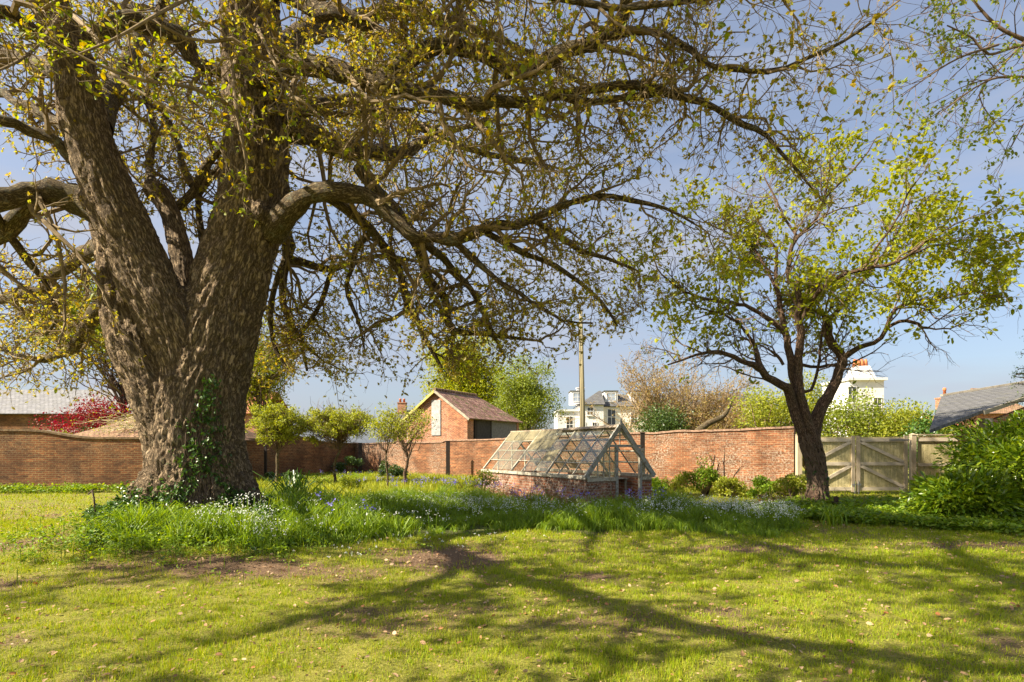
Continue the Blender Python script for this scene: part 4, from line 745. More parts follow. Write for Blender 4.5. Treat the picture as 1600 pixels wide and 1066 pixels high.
def seg(pts, L): return pts
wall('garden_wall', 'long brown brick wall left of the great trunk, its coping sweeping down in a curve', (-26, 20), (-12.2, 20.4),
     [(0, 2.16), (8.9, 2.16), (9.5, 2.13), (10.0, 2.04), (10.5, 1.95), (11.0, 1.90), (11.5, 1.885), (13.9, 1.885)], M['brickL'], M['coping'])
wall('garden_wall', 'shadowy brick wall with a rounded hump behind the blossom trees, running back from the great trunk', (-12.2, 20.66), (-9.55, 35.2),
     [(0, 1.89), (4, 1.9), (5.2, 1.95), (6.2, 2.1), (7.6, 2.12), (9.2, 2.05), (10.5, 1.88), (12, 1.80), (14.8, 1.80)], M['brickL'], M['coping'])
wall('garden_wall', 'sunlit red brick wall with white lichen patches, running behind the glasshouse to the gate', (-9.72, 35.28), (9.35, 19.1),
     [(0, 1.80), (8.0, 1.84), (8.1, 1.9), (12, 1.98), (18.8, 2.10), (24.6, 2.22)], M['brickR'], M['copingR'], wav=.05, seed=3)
# dark iron posts standing against the walls
M['post'] = plain('dark_post', (.028, .02, .016), .8, .4, 20)
def post(px_, Y, top, bot, lab, w_=.11):
    p = at(px_, top, Y); root = empty('wall_post', (p[0], Y, 0), lab, 'post', 'dark posts against the walls'); h = p[2]; mbx = MB()
    mbx.bb(-w_/2, w_/2, -.05, .05, -.1, h); mbx.build('shaft', M['post'], root); mbx = MB(); mbx.bb(-w_/2-.012, w_/2+.012, -.062, .062, h+.0, h+.035); mbx.build('cap', M['post'], root)
post(1004, 20.9, 677, 770, 'dark post against the lichened wall just right of the glasshouse gable', .15)
post(700, 28.3, 690, 735, 'dark post on the red brick wall below the brick outbuilding', .19)
post(563, 33.2, 693, 731, 'dark post near the far corner of the garden wall', .2)
post(415, 25.2, 697, 742, 'thin dark post on the shaded wall beside the great trunk', .1)
# ------------------------------------------------------------------ gate and fence
M['gate'] = woodmat('gate_board', (.58, .50, .27), .3, .8, 2, (.42, .37, .18)); M['brace'] = woodmat('gate_brace', (.60, .51, .39), .3, .8, 0)
M['stile'] = woodmat('gate_stile', (.48, .39, .27), .3, .8, 2); M['galv'] = plain('galvanised_steel', (.45, .46, .47), .4, .15, 30, .8)
def boards(x0, x1, z0, z1, bw, rng, y=0.0, th=.02):
    mbx = MB(); n = max(1, round((x1-x0)/bw)); w_ = (x1-x0)/n
    for i in range(n): mbx.bb(x0+i*w_+.004, x0+(i+1)*w_-.004, y+rng.uniform(-.003, .003), y+th, z0, z1+rng.uniform(-.008, .008))
    return mbx
def leaf_gate(px0, px1, lab, mirror, Y=18.9):
    rng = np.random.default_rng(px0); x0, x1 = (px0-800)/F*Y, (px1-800)/F*Y; root = empty('field_gate', (x0, Y, 0), lab, 'gate'); W = x1-x0
    boards(.02, W-.02, .10, 1.86, .1, rng).build('boards', M['gate'], root)
    for z in (.16, .98, 1.76): mbx = MB(); mbx.bb(.12, W-.12, -.045, -.005, z-.055, z+.055); mbx.build('rail', M['brace'], root)
    for x in (.06, W-.06): mbx = MB(); mbx.bb(x-.058, x+.058, -.055, -.005, .06, 1.90); mbx.build('stile', M['stile'], root)
    for za, zb in ((1.04, 1.70), (.22, .92)):
        mbx = MB(); a, b_ = ((.13, -.025, za if za < 1 else zb), (W-.13, -.025, zb if za < 1 else za))
        if mirror: pa, pb = (.13, -.027, zb), (W-.13, -.027, za)
        else: pa, pb = (.13, -.027, za), (W-.13, -.027, zb)
        if za < 1: pa, pb = ((.13, -.027, za), (W-.13, -.027, zb)) if not mirror else ((.13, -.027, zb), (W-.13, -.027, za))
        mbx.bar(pa, pb, .036, .10, (0, 0, 1)); mbx.build('brace', M['brace'], root)
    return root, W
g, W = leaf_gate(1262, 1335, 'left leaf of the wooden double gate, partly behind the smaller tree trunk', False)
mbx = MB(); mbx.bar((W-.03, -.075, .02), (W-.03, -.075, .42), .02, .02, (0, 1, 0)); mbx.bar((W-.13, -.07, .30), (W+.0, -.07, .30), .01, .05); mbx.build('drop_bolt', M['galv'], g)
mbx = MB(); mbx.bb(.0, .34, -.052, -.047, 1.73, 1.78); mbx.build('hinge', M['galv'], g)
g, W = leaf_gate(1337, 1417, 'right leaf of the wooden double gate, its two braces both sloping down to the right', True)
mbx = MB(); mbx.bar((.05, -.08, -.02), (.05, -.08, .44), .02, .02, (0, 1, 0)); mbx.bar((.0, -.075, .3), (.13, -.075, .3), .01, .05); mbx.build('drop_bolt', M['galv'], g)
mbx = MB(); mbx.bb(W-.62, W+.04, -.06, -.056, 1.74, 1.79); mbx.build('hinge', M['galv'], g)
for px_, lab in ((1248, 'pale timber gate post at the end of the lichened brick wall'), (1426, 'timber gate post between the double gate and the fence panel')):
    x = (px_-800)/F*18.95; r_ = empty('gate_post', (x, 18.95, 0), lab, 'post', 'timber gate posts'); mbx = MB(); mbx.bb(-.075, .075, -.075, .075, -.2, 1.93); mbx.build('shaft', M['stile'], r_)
    mbx = MB(); mbx.add([(-.09, -.09, 1.935), (.09, -.09, 1.935), (.09, .09, 1.935), (-.09, .09, 1.935), (0, 0, 1.99)], [(3, 2, 1, 0), (0, 1, 4), (1, 2, 4), (2, 3, 4), (3, 0, 4)]); mbx.build('cap', M['stile'], r_)
x0 = (1434-800)/F*18.95; fr = empty('fence_panel', (x0, 18.95, 0), 'yellow timber fence panel right of the gate, running behind the laurel', 'fence'); rng = np.random.default_rng(4)
boards(0, 3.4, .08, 1.90, .11, rng).build('boards', M['gate'], fr); mbx = MB(); mbx.bb(0, 3.4, -.04, -.004, 1.72, 1.84); mbx.bb(0, 3.4, -.04, -.004, .9, 1.0); mbx.build('rail', M['brace'], fr)
mbx = MB(); mbx.bb(-.02, 3.42, -.03, .05, 1.915, 1.955); mbx.build('top_rail', M['stile'], fr)

# ------------------------------------------------------------------ glasshouse
M['paintw'] = woodmat('flaking_white_paint', (.44, .405, .33), .22, .7, 0, (.27, .23, .17), .8); M['paintg'] = woodmat('grey_flaking_paint', (.33, .33, .30), .25, .7, 0, (.20, .16, .12), .8)
M['rust'] = plain('old_ridge_wood', (.34, .27, .2), .9, .5, 8, bmp=.02)
def glassmat(name, dirt, col):
    m, t, b = nodes(name); o = ocoord(t); n = noise(t, o, 2.6, 6, .7); tr = nd(t, 'BsdfTransparent', {'Color': (.9, .93, .9, 1)})
    gl = nd(t, 'BsdfGlossy', {'Color': (.9, .93, .97, 1), 'Roughness': .06}); fr_ = nd(t, 'Fresnel', {'IOR': 1.5}).outputs[0]; mx = nd(t, 'MixShader', {0: math_(t, 'MULTIPLY', fr_, .15), 1: tr.outputs[0], 2: gl.outputs[0]})
    df = nd(t, 'BsdfDiffuse', {'Color': (*col, 1)}); tl_ = nd(t, 'BsdfTranslucent', {'Color': (*col, 1)}); dd = nd(t, 'MixShader', {0: .45, 1: df.outputs[0], 2: tl_.outputs[0]})
    f = ramp(t, n, [(.3, (dirt*.35,)*3), (.7, (min(1, dirt*1.5),)*3)]); m2 = nd(t, 'MixShader', {0: f, 1: mx.outputs[0], 2: dd.outputs[0]}); t.links.new(m2.outputs[0], t.nodes['Material Output'].inputs[0]); return m
M['glass'] = glassmat('dusty_glass', .20, (.52, .45, .32)); M['glass2'] = glassmat('mossy_glass', .66, (.42, .37, .23))
GA = np.array([.5, -.866]); C0 = np.array([2.62, 14.0]); rzg = math.atan2(.866, -.5)   # local x runs from the near gable to the far one
GH = empty('glasshouse', (C0[0], C0[1], 0), 'derelict lean glasshouse with flaking white frame, dusty panes and low brick walls', 'greenhouse', None, rzg)
LG, HW, ZE, ZR = 5.25, 1.02, .82, 2.02    # length, half width, eave, ridge ; local +y points left-front (the sunlit side)
rg_ = np.random.default_rng(8)
mbx = MB(); mbx.bb(0, LG, HW-.2, HW+.02, -.2, ZE-.06); mbx.bb(0, LG, -HW-.02, -HW+.2, -.2, ZE-.06); mbx.bb(LG-.2, LG+.0, -HW+.2, HW-.2, -.2, ZE-.06)
mbx.bb(.0, .2, .12, HW-.2, -.2, ZE-.12); mbx.bb(.0, .2, -HW+.2, -.68, -.2, ZE-.12); mbx.build('brick_base', M['brickG'], GH)
mbx = MB(); mbx.bb(-.06, LG+.05, HW-.07, HW+.07, ZE-.057, ZE+.02); mbx.build('eave_plate', M['paintw'], GH)
mbx = MB(); mbx.bb(-.06, LG+.05, -HW-.07, -HW+.07, ZE-.057, ZE+.02); mbx.build('eave_plate', M['paintw'], GH)
def sl(x, s, k): # point on slope s=+-1, k 0 at the eave .. 1 at the ridge
    return np.array([x, s*(HW*(1-k)), ZE+.03+(ZR-ZE-.06)*k])
nb = 9; sag = lambda x: -.035*math.exp(-((x-1.2)/.9)**2)
for s in (1, -1):
    nrm = np.array([0, s*(ZR-ZE), HW]); nrm /= np.linalg.norm(nrm)
    for i in range(nb+1):
        x = LG*i/nb; big = i % 3 == 0; j = rg_.normal(0, .025, 2) if 0 < i < nb else (0, 0)
        mbx = MB(); mbx.bar(sl(x+j[0], s, 0), sl(x+j[1], s, .98), .055 if big else .026, .05 if big else .03, nrm); mbx.build('rafter' if big else 'glazing_bar', M['paintw'] if (i+s) % 4 or s > 0 else M['paintg'], GH)
    for k in (.25, .5, .75):
        mbx = MB(); mbx.bar(sl(0, s, k)-nrm*.005, sl(LG, s, k)-nrm*.005, .03, .03, nrm); mbx.build('purlin', M['paintw'], GH)
    for i in range(nb):
        for r_ in range(4):
            if rg_.random() < (.16 if i > 3 else .34) and not (s > 0 and r_ == 3 and i > 3): continue
            a, b_ = LG*i/nb+.02, LG*(i+1)/nb-.02; k0, k1 = r_/4+.01, (r_+1)/4+.012; sl_ = rg_.normal(0, .012) if i > 3 else rg_.normal(0, .06)
            p = [sl(a, s, k0)+[0, 0, 0], sl(b_, s, k0), sl(b_, s, k1), sl(a, s, k1)]; p = [q_+nrm*(.022+.008*(r_ % 2)) for q_ in p]
            q_ = np.array(p); V = np.concatenate([q_, q_+nrm*.004]); mb2 = MB(); mb2.add(V, [(3, 2, 1, 0), (4, 5, 6, 7), (0, 1, 5, 4), (1, 2, 6, 5), (2, 3, 7, 6), (3, 0, 4, 7)])
            mb2.build('glass_pane', M['glass2'] if (s > 0 and r_ == 3 and i > 3) or rg_.random() < .2 else M['glass'], GH)
mbx = MB(); mbx.bb(-.02, LG+.03, -.03, .03, ZR-.10, ZR+.02); mbx.build('ridge_board', M['rust'], GH)
mbx = MB()
for s in (1, -1): mbx.bar((.02, s*.06, ZR+.012), (LG*.45, s*.06, ZR-.01), .10, .022, (0, s*.75, 1))
mbx.build('ridge_capping', M['rust'], GH)
# near gable: barge boards, door posts, lights
for s in (1, -1):
    mbx = MB(); mbx.bar((-.05, s*(HW+.06), ZE-.02), (-.05, s*.02, ZR+.03), .05, .11, (0, s*.76, .65)); mbx.build('barge_board', M['paintg'], GH)
mbx = MB(); mbx.add([(-.09, -.05, ZR+.02), (.0, -.05, ZR+.02), (.0, .05, ZR+.02), (-.09, .05, ZR+.02), (-.045, 0, ZR+.22)], [(3, 2, 1, 0), (0, 1, 4), (1, 2, 4), (2, 3, 4), (3, 0, 4)]); mbx.build('finial', M['paintg'], GH)
def gz_(y): return ZE+(ZR-ZE)*(1-abs(y)/HW)-.06
for y in (.10, -.66):
    mbx = MB(); mbx.bb(-.03, .04, y-.035, y+.035, 0.0, min(gz_(y), 1.55)); mbx.build('door_post', M['paintg'], GH)
mbx = MB(); mbx.bb(-.028, .038, -.33-.36, .40, 1.52, 1.58); mbx.build('door_head', M['paintg'], GH)
for y0, y1 in ((.14, HW-.02), (-HW+.02, -.70)): mbx = MB(); mbx.bb(-.04, .05, y0, y1, ZE-.115, ZE-.04); mbx.build('sill', M['paintw'], GH)
for y in (.32, .50, .68, -.8, -.9, 0.0): mbx = MB(); mbx.bb(-.012, .012, y-.012, y+.012, ZE-.04 if y else 1.58, gz_(y)-.02); mbx.build('glazing_bar', M['paintw'], GH)
mbx = MB(); mbx.add([(.0, .14, ZE-.03), (.0, .9, ZE-.03), (.0, .36, 1.5), (.0, .14, 1.5), (.004, .14, ZE-.03), (.004, .9, ZE-.03), (.004, .36, 1.5), (.004, .14, 1.5)], [(0, 1, 2, 3), (7, 6, 5, 4), (0, 4, 5, 1), (1, 5, 6, 2), (2, 6, 7, 3), (3, 7, 4, 0)]); mbx.build('gable_pane', M['glass'], GH)
# the door, ajar, hinged at the right post
dr = empty('door', (.0, -.62, 0)); dr.parent = GH; dr.rotation_euler = (0, 0, R(-52)); mbx = MB()
for x in (.03, .62): mbx.bb(x-.03, x+.03, -.02, .02, .05, 1.5)
mbx.build('door_stile', M['paintw'], dr); mbx = MB(); mbx.bb(.06, .59, -.018, .018, .05, .16); mbx.bb(.06, .59, -.018, .018, .70, .78); mbx.bb(.06, .59, -.018, .018, 1.43, 1.49); mbx.build('door_rail', M['paintw'], dr)
mbx = MB(); mbx.bb(.06, .59, -.01, .01, .16, .70); mbx.build('door_panel', M['paintg'], dr)
mbx = MB(); mbx.bb(.06, .59, -.003, .003, .78, 1.43); mbx.build('door_pane', M['glass'], dr)
# a far gable and a staging shelf seen through the glass
for y in (-.5, 0, .5): mbx = MB(); mbx.bb(LG-.03, LG+.01, y-.02, y+.02, ZE-.05, gz_(y)); mbx.build('gable_bar', M['paintw'], GH)
sh = empty('potting_bench', (C0[0]-.5*2.6-.866*-.62, C0[1]+.866*2.6-.5*-.62, 0), 'bleached slatted bench inside the glasshouse', 'bench', None, rzg); mbx = MB()
for k in range(5): mbx.bb(-2.0, 2.0, -.25+k*.11, -.17+k*.11, .70, .72)
mbx.build('slatted_top', M['paintw'], sh)
for x in (-1.9, 0, 1.9):
    for y in (-.2, .22): mbx = MB(); mbx.bb(x-.03, x+.03, y-.03, y+.03, 0, .698); mbx.build('leg', M['paintw'], sh)

# ------------------------------------------------------------------ buildings
M['slate'] = rowmat('grey_slate', [(.105, .105, .11), (.15, .15, .155)], .22, .3, .85, .2); M['tile'] = rowmat('pantile', [(.42, .25, .20), (.20, .10, .08)], .34, .26, .85, 1.0, bd=.12)
M['tile2'] = rowmat('brown_tile', [(.36, .22, .14), (.24, .14, .09)], .17, .2, .9, .4, bd=.04); M['render'] = plain('white_render', (.72, .71, .69), .8, .12, 1.5); M['render2'] = plain('cream_render', (.72, .68, .61), .85, .2, 2)
M['winglass'] = plain('window_glass', (.05, .055, .06), .08, .3, 1, spec=.6); M['wframe'] = plain('white_window_frame', (.75, .74, .71), .5, .05); M['felt'] = plain('grey_panel', (.17, .165, .165), .85, .35, 7); M['dpanel'] = plain('dark_panel', (.05, .045, .045), .85, .5, 7)
M['fascia'] = plain('pale_fascia', (.34, .30, .23), .7, .35, 5); M['yfascia'] = plain('mossy_fascia', (.45, .40, .12), .8, .4, 6); M['pot'] = plain('clay_pot', (.50, .17, .07), .8, .25, 9); M['board'] = plain('grey_board', (.36, .355, .35), .9, .35, 5)
def slope(parent, a, b_, c, d, mat, name='roof', th=.08):
    """roof plane as a slab with its own frame: a->b eave, c,d the ridge (c above b, d above a)"""
    a, b_, c, d = [np.array(p, float) for p in (a, b_, c, d)]; X = unit(b_-a); N = unit(np.cross(X, d-a)); Yv = np.cross(N, X); Mx = Matrix([[*X], [*Yv], [*N]]).transposed()
    V = np.array([[(p-a)@X, (p-a)@Yv, 0] for p in (a, b_, c, d)]); V = np.concatenate([V, V-[0, 0, th]])
    o = mesh(name, V, [np.array([[0, 1, 2, 3], [7, 6, 5, 4], [0, 4, 5, 1], [1, 5, 6, 2], [2, 6, 7, 3], [3, 7, 4, 0]])], mat, parent); o.matrix_local = Matrix.Translation(a) @ Mx.to_4x4(); return o
def window(parent, x, z, w_, h, y=0, bars=(1, 1), sill=True, gm=None):
    """window on a wall facing local -y, its outer face at y"""
    mbx = MB(); t_ = .07
    for a, b_, c, d in ((x-w_/2, x-w_/2+t_, z, z+h), (x+w_/2-t_, x+w_/2, z, z+h), (x-w_/2+t_, x+w_/2-t_, z, z+t_), (x-w_/2+t_, x+w_/2-t_, z+h-t_, z+h)): mbx.bb(a, b_, y-.05, y+.06, c, d)
    for i in range(bars[0]): xx = x-w_/2+w_*(i+1)/(bars[0]+1); mbx.bb(xx-.02, xx+.02, y-.03, y+.03, z+t_, z+h-t_)
    for i in range(bars[1]): zz = z+h*(i+1)/(bars[1]+1); mbx.bb(x-w_/2+t_, x+w_/2-t_, y-.036, y+.026, zz-.03, zz+.03)
    fr = mbx.build('window', M['wframe'], parent); mbx = MB(); mbx.bb(x-w_/2+t_, x+w_/2-t_, y-.012, y+.012, z+t_, z+h-t_); mbx.build('pane', gm or M['winglass'], fr)
    if sill: mbx = MB(); mbx.bb(x-w_/2-.08, x+w_/2+.08, y-.12, y+.06, z-.10, z-.003); mbx.build('sill', M['wframe'], fr)
def chimney(parent, x, y, z0, z1, sx, sy, mat, pots=2, potm=None, ph=.45):
    mbx = MB(); mbx.bb(x-sx/2, x+sx/2, y-sy/2, y+sy/2, z0, z1); mbx.bb(x-sx/2-.06, x+sx/2+.06, y-sy/2-.06, y+sy/2+.06, z1+.002, z1+.12); ch = mbx.build('chimney', mat, parent)
    for i in range(pots):
        px_ = x+(i-(pots-1)/2)*sx/max(1, pots)*.95; mb2 = MB(); z = z1+.12; mb2.tube([(px_, y, z), (px_, y, z+ph*.7), (px_, y, z+ph*.72), (px_, y, z+ph)], [.15, .11, .15, .14], 10); mb2.build('chimney_pot', potm or M['pot'], ch, True)
# brick outbuilding beyond the wall
ob = empty('brick_outbuilding', (-2.95, 38, 0), 'orange brick outbuilding with boarded gable opening and old mossy pantile roof', 'building', None, math.atan2(-2.6, 4.7))  # local -y is the gable side, +x its width leftwards negative
Wd, Ln_, ZE2, ZA = 5.0, 7.2, 3.55, 5.45
mbx = MB(); mbx.add([(-Wd, 0, 0), (0, 0, 0), (0, 0, ZE2), (-Wd/2, 0, ZA-.08), (-Wd, 0, ZE2), (-Wd, .3, 0), (0, .3, 0), (0, .3, ZE2), (-Wd/2, .3, ZA-.08), (-Wd, .3, ZE2)], [(0, 1, 2, 3, 4), (9, 8, 7, 6, 5), (1, 6, 7, 2), (2, 7, 8, 3), (3, 8, 9, 4), (0, 4, 9, 5)])
mbx.build('gable_wall', M['brickB'], ob); mbx = MB(); mbx.bb(-Wd, -Wd+.3, .3, Ln_, 0, ZE2); mbx.bb(-.3, 0, .3, .75, 0, ZE2); mbx.bb(-.3, 0, .75, Ln_, 0, 2.05); mbx.bb(-.3, 0, Ln_-.35, Ln_, 2.05, ZE2); mbx.bb(-Wd+.3, -.3, Ln_-.3, Ln_, 0, ZE2); mbx.build('side_walls', M['brickB'], ob)
mbx = MB(); mbx.bb(-.14, -.10, .75, 3.2, 2.08, ZE2); mbx.build('open_panel', M['dpanel'], ob); mbx = MB(); mbx.bb(-.08, -.03, 3.2, Ln_-.35, 2.08, ZE2); mbx.build('grey_panel', M['felt'], ob)
mbx = MB(); mbx.bb(-.1, -.02, .95, 1.25, 2.1, ZE2); mbx.build('drainpipe', M['post'], ob); mbx = MB(); mbx.bb(.0, .12, .7, Ln_, 1.93, 2.07); mbx.build('ledge', M['fascia'], ob)
e = .25; za = ZE2-.1; slope(ob, (.3, -e, za), (.3, Ln_+.2, za), (-Wd/2, Ln_-2.2, ZA), (-Wd/2, -e, ZA), M['tile']); slope(ob, (-Wd-.3, Ln_+.2, za), (-Wd-.3, -e, za), (-Wd/2, -e, ZA), (-Wd/2, Ln_-2.2, ZA), M['tile'])
slope(ob, (.3, Ln_+.2, za), (-Wd-.3, Ln_+.2, za), (-Wd/2-.005, Ln_-2.2, ZA), (-Wd/2+.005, Ln_-2.2, ZA), M['tile'])
mbx = MB(); mbx.tube([(-Wd/2, -e, ZA+.02), (-Wd/2, Ln_-2.2, ZA+.02)], .12, 8); mbx.build('ridge_tiles', M['tile2'], ob)
mbx = MB(); mbx.bar((.32, -e-.03, za-.09), (-Wd/2, -e-.03, ZA-.10), .05, .16, (0, 0, 1)); mbx.build('barge_board', M['fascia'], ob); mbx = MB(); mbx.bar((-Wd-.32, -e-.03, za-.09), (-Wd/2, -e-.03, ZA-.10), .05, .16, (0, 0, 1)); mbx.build('barge_board', M['yfascia'], ob)
mbx = MB(); mbx.bb(-Wd/2-.38, -Wd/2+.36, -.06, -.005, 2.35, 4.75); mbx.build('boarded_opening', M['board'], ob)
# old houses behind it
hb = empty('distant_house', (-13.5, 66, 0), 'distant house with grey roof and brick chimney, left of the brick outbuilding', 'house'); mbx = MB(); mbx.bb(0, 12, 0, 6, 0, 4.6); mbx.build('wall', M['brickB'], hb)
slope(hb, (-.3, -.3, 4.5), (12.3, -.3, 4.5), (12.3, 3, 6.0), (-.3, 3, 6.0), M['slate']); slope(hb, (12.3, 6.3, 4.5), (-.3, 6.3, 4.5), (-.3, 3, 6.0), (12.3, 3, 6.0), M['slate']); chimney(hb, .5, 2.2, 4.8, 6.75, .95, .8, M['brickB'], 2); chimney(hb, 3.9, 3.0, 5.2, 6.5, .8, .8, M['brickB'], 2)
for x in (2.0, 5.5): window(hb, x, 2.2, 1.0, 1.5)
# white house
wh = empty('white_house', (5.0, 66, 0), 'white rendered house with slate gable, dormers and a tall clay chimney pot', 'house')
def block(x0, x1, y0, y1, z, mat, name='wall'): mbx = MB(); mbx.bb(x0, x1, y0, y1, 0, z); return mbx.build(name, mat, wh)
block(.2, 2.75, -.6, 5, 5.65, M['render']); mbx = MB(); mbx.bb(.1, 2.75, -.8, 5, 5.652, 5.85); mbx.build('parapet', M['wframe'], wh); window(wh, 1.55, 3.2, .85, 1.9, -.6)
block(2.77, 5.3, -1.2, 5, 6.4, M['render']); slope(wh, (2.5, -1.5, 6.38), (5.45, -1.5, 6.38), (5.45, 1.6, 8.2), (5.2, 1.6, 8.2), M['slate']); slope(wh, (2.5, 5, 6.38), (2.5, -1.5, 6.38), (5.2, 1.6, 8.2), (5.2, 3.4, 8.2), M['slate'])
window(wh, 3.8, 5.15, .75, .95, -1.2); window(wh, 4.3, 3.5, .6, .9, -1.2); window(wh, 3.1, 3.5, .45, .9, -1.2)
block(5.32, 24.5, 0, 6, 6.3, M['render2']); slope(wh, (5.2, -.3, 6.25), (24.6, -.3, 6.25), (24.6, 3, 7.9), (5.2, 3, 7.9), M['slate']); slope(wh, (24.6, 6.3, 6.25), (5.2, 6.3, 6.25), (5.2, 3, 7.9), (24.6, 3, 7.9), M['slate'])
for x, w_, h_, z in ((6.4, 1.0, 1.9, 4.1), (9.0, .9, 1.5, 4.1), (11.6, .9, 1.5, 4.1)): window(wh, x, z, w_, h_, 0)
for x in (2.6, 6.5, 9.6): 
    mbx = MB(); mbx.bb(x-.75, x+.75, .8, 3.2, 6.6, 8.05); d_ = mbx.build('dormer', M['render'], wh); mbx = MB(); mbx.bb(x-.85, x+.85, .7, 3.3, 8.053, 8.16); mbx.build('dormer_roof', M['slate'], d_); window(wh, x, 6.85, 1.1, 1.05, .8, sill=False, gm=plain('sky_painted_pane', (.35, .4, .47), .2, .1))  # sky reflection in the dormer panes is painted as a pale blue base colour
chimney(wh, 3.3, 4.0, 6.5, 8.7, .9, .8, M['render'], 1, ph=1.0); mbx = MB(); mbx.bb(12.9, 22.0, -4, -.02, 0, 5.7); mbx.build('front_wing', M['render'], wh); window(wh, 14.6, 3.2, 1.0, 1.9, -4); window(wh, 16.7, 2.9, 1.1, 2.3, -4, (1, 3))
# white tower block beyond the small tree
tw = empty('white_villa', (35.7, 58, 0), 'tall white villa top with cornice and orange chimney pots above the hedge', 'house'); mbx = MB(); mbx.bb(-1.75, 1.75, 0, 5, 0, 8.3); mbx.build('wall', M['render'], tw)
mbx = MB(); mbx.bb(-1.95, 1.95, -.3, 5.3, 8.303, 8.55); mbx.build('cornice', M['wframe'], tw); window(tw, -1.45, 6.0, .9, 1.7, 0); window(tw, 1.1, 4.9, .9, 1.7, 0)
mbx = MB(); mbx.add([(-1.0, .6, 8.6), (1.4, .6, 8.6), (1.4, 2.2, 8.6), (-1.0, 2.2, 8.6), (-.5, .9, 9.9), (.9, .9, 9.9), (.9, 1.9, 9.9), (-.5, 1.9, 9.9)], [(0, 1, 5, 4), (1, 2, 6, 5), (2, 3, 7, 6), (3, 0, 4, 7), (4, 5, 6, 7)]); ch = mbx.build('chimney', M['render'], tw)
for k in range(4): mb2 = MB(); mb2.tube([(-.37+.38*k, 1.4, 9.85), (-.37+.38*k, 1.4, 10.3), (-.37+.38*k, 1.4, 10.65)], [.22, .19, .12], 10); mb2.build('chimney_pot', M['pot'], ch, True)
# slate-roofed house on the right
rh = empty('slate_roofed_house', (16.6, 24, 0), 'low brick house with long grey slate roof rising to the right edge', 'house'); A_ = (0, 0, 2.05)

def slabp(parent, O, pts, X, N, mat, name='roof', th=.08):
    X = unit(np.asarray(X, float)); N = unit(np.asarray(N, float)); Yv = np.cross(N, X); a = pts[0]; n = len(pts); V = np.array([[(p-a)@X, (p-a)@Yv, 0] for p in pts]); V = np.concatenate([V, V-[0, 0, th]])
    f = [np.array([[k, (k+1) % n, n+(k+1) % n, n+k][::-1] for k in range(n)]), np.array([list(range(n))]), np.array([list(range(n, 2*n))[::-1]])]
    o = mesh(name, V, f, mat, parent); o.matrix_local = Matrix.Translation(a-O) @ Matrix([[*X], [*Yv], [*N]]).transposed().to_4x4(); return o
RO = np.array([16.6, 24, 0.]); R1, R2, E2 = at(1471, 619.5, 27), at(1700, 582.2, 27), at(1640, 606.3, 21); nrm = unit(np.cross(R2-R1, E2-R1)); nrm = nrm if nrm[2] > 0 else -nrm
def onp(px_, py): # point of the picture ray on the roof plane
    d = at(px_, py, 1.)-[0, 0, EYE]; o = np.array([0, 0, EYE]); return o+d*((R1-o)@nrm)/(d@nrm)
E1, E0, E3 = onp(1536, 641), onp(1452, 672), onp(1720, 579.5); slabp(rh, RO, [E0, E1, E3, R2, R1], R2-R1, nrm, M['slate'])
mbx = MB(); mbx.bar(R1-RO+[0, 0, .05], R2-RO+[0, 0, .05], .18, .09); mbx.build('ridge', M['fascia'], rh)
dn = np.array([0, -.03, -.07]); mbx = MB(); mbx.bar(E1-RO+dn, E3-RO+dn, .05, .12); mbx.build('fascia', M['fascia'], rh)
a, b_ = E1-RO+[.3, .3, -.35], E3-RO+[.3, .3, -.35]; t_ = np.array([.1, .3, 0]); mbx = MB(); mbx.add([(a[0], a[1], 0), (b_[0], b_[1], 0), b_, a, (a[0]+.1, a[1]+.3, 0), (b_[0]+.1, b_[1]+.3, 0), b_+t_, a+t_], [(0, 1, 2, 3), (7, 6, 5, 4), (1, 5, 6, 2), (2, 6, 7, 3), (3, 7, 4, 0), (0, 4, 5, 1)]); mbx.build('wall', M['brickB'], rh)
mbx = MB(); mbx.bb(a[0]-.24, a[0]-.02, a[1]-.3, a[1]-.06, 0, a[2]+.12); mbx.build('corner_post', M['fascia'], rh)
r2 = empty('distant_house', (40.2, 52, 0), 'distant brown-roofed house with brick chimney, behind the grey slate roof', 'house'); slope(r2, (0, -.3, 4.6), (7, -.3, 4.6), (5.0, 3, 7.2), (3.6, 3, 7.2), M['tile2']); mbx = MB(); mbx.bb(.3, 6.7, 0, 5.5, 0, 4.6); mbx.build('wall', M['brickB'], r2)
chimney(r2, -.4, 1, 0, 6.0, 1.1, .8, M['brickB'], 1, ph=.9)
# left: slate-roofed house and low tiled outhouse
lh = empty('terrace_house', (-52, 46, 0), 'long house with pale grey slate roof and red brick upper wall, behind the left wall', 'house'); mbx = MB(); mbx.bb(0, 23, 0, 8, 2.95, 4.25); mbx.build('brick_band', M['brickL'], lh); mbx = MB(); mbx.bb(.02, 22.98, .02, 7.98, 0, 2.948); mbx.build('wall', M['render'], lh)
M['slateL'] = rowmat('pale_slate', [(.19, .19, .20), (.25, .25, .265)], .24, .35, .85, .15); slope(lh, (-.3, -.4, 4.22), (23.3, -.4, 4.22), (23.3, 4, 6.55), (-.3, 4, 6.55), M['slateL']); slope(lh, (23.3, 8.4, 4.22), (-.3, 8.4, 4.22), (-.3, 4, 6.55), (23.3, 4, 6.55), M['slateL'])
l2 = empty('terrace_house', (-28.3, 46, 0), 'house with orange tiled roof just behind the crimson shrub', 'house'); mbx = MB(); mbx.bb(0, 8, 0, 7, 0, 4.3); mbx.build('wall', M['brickB'], l2); M['tile3'] = rowmat('orange_tile', [(.50, .20, .11), (.40, .16, .09)], .2, .25, .85, .1)
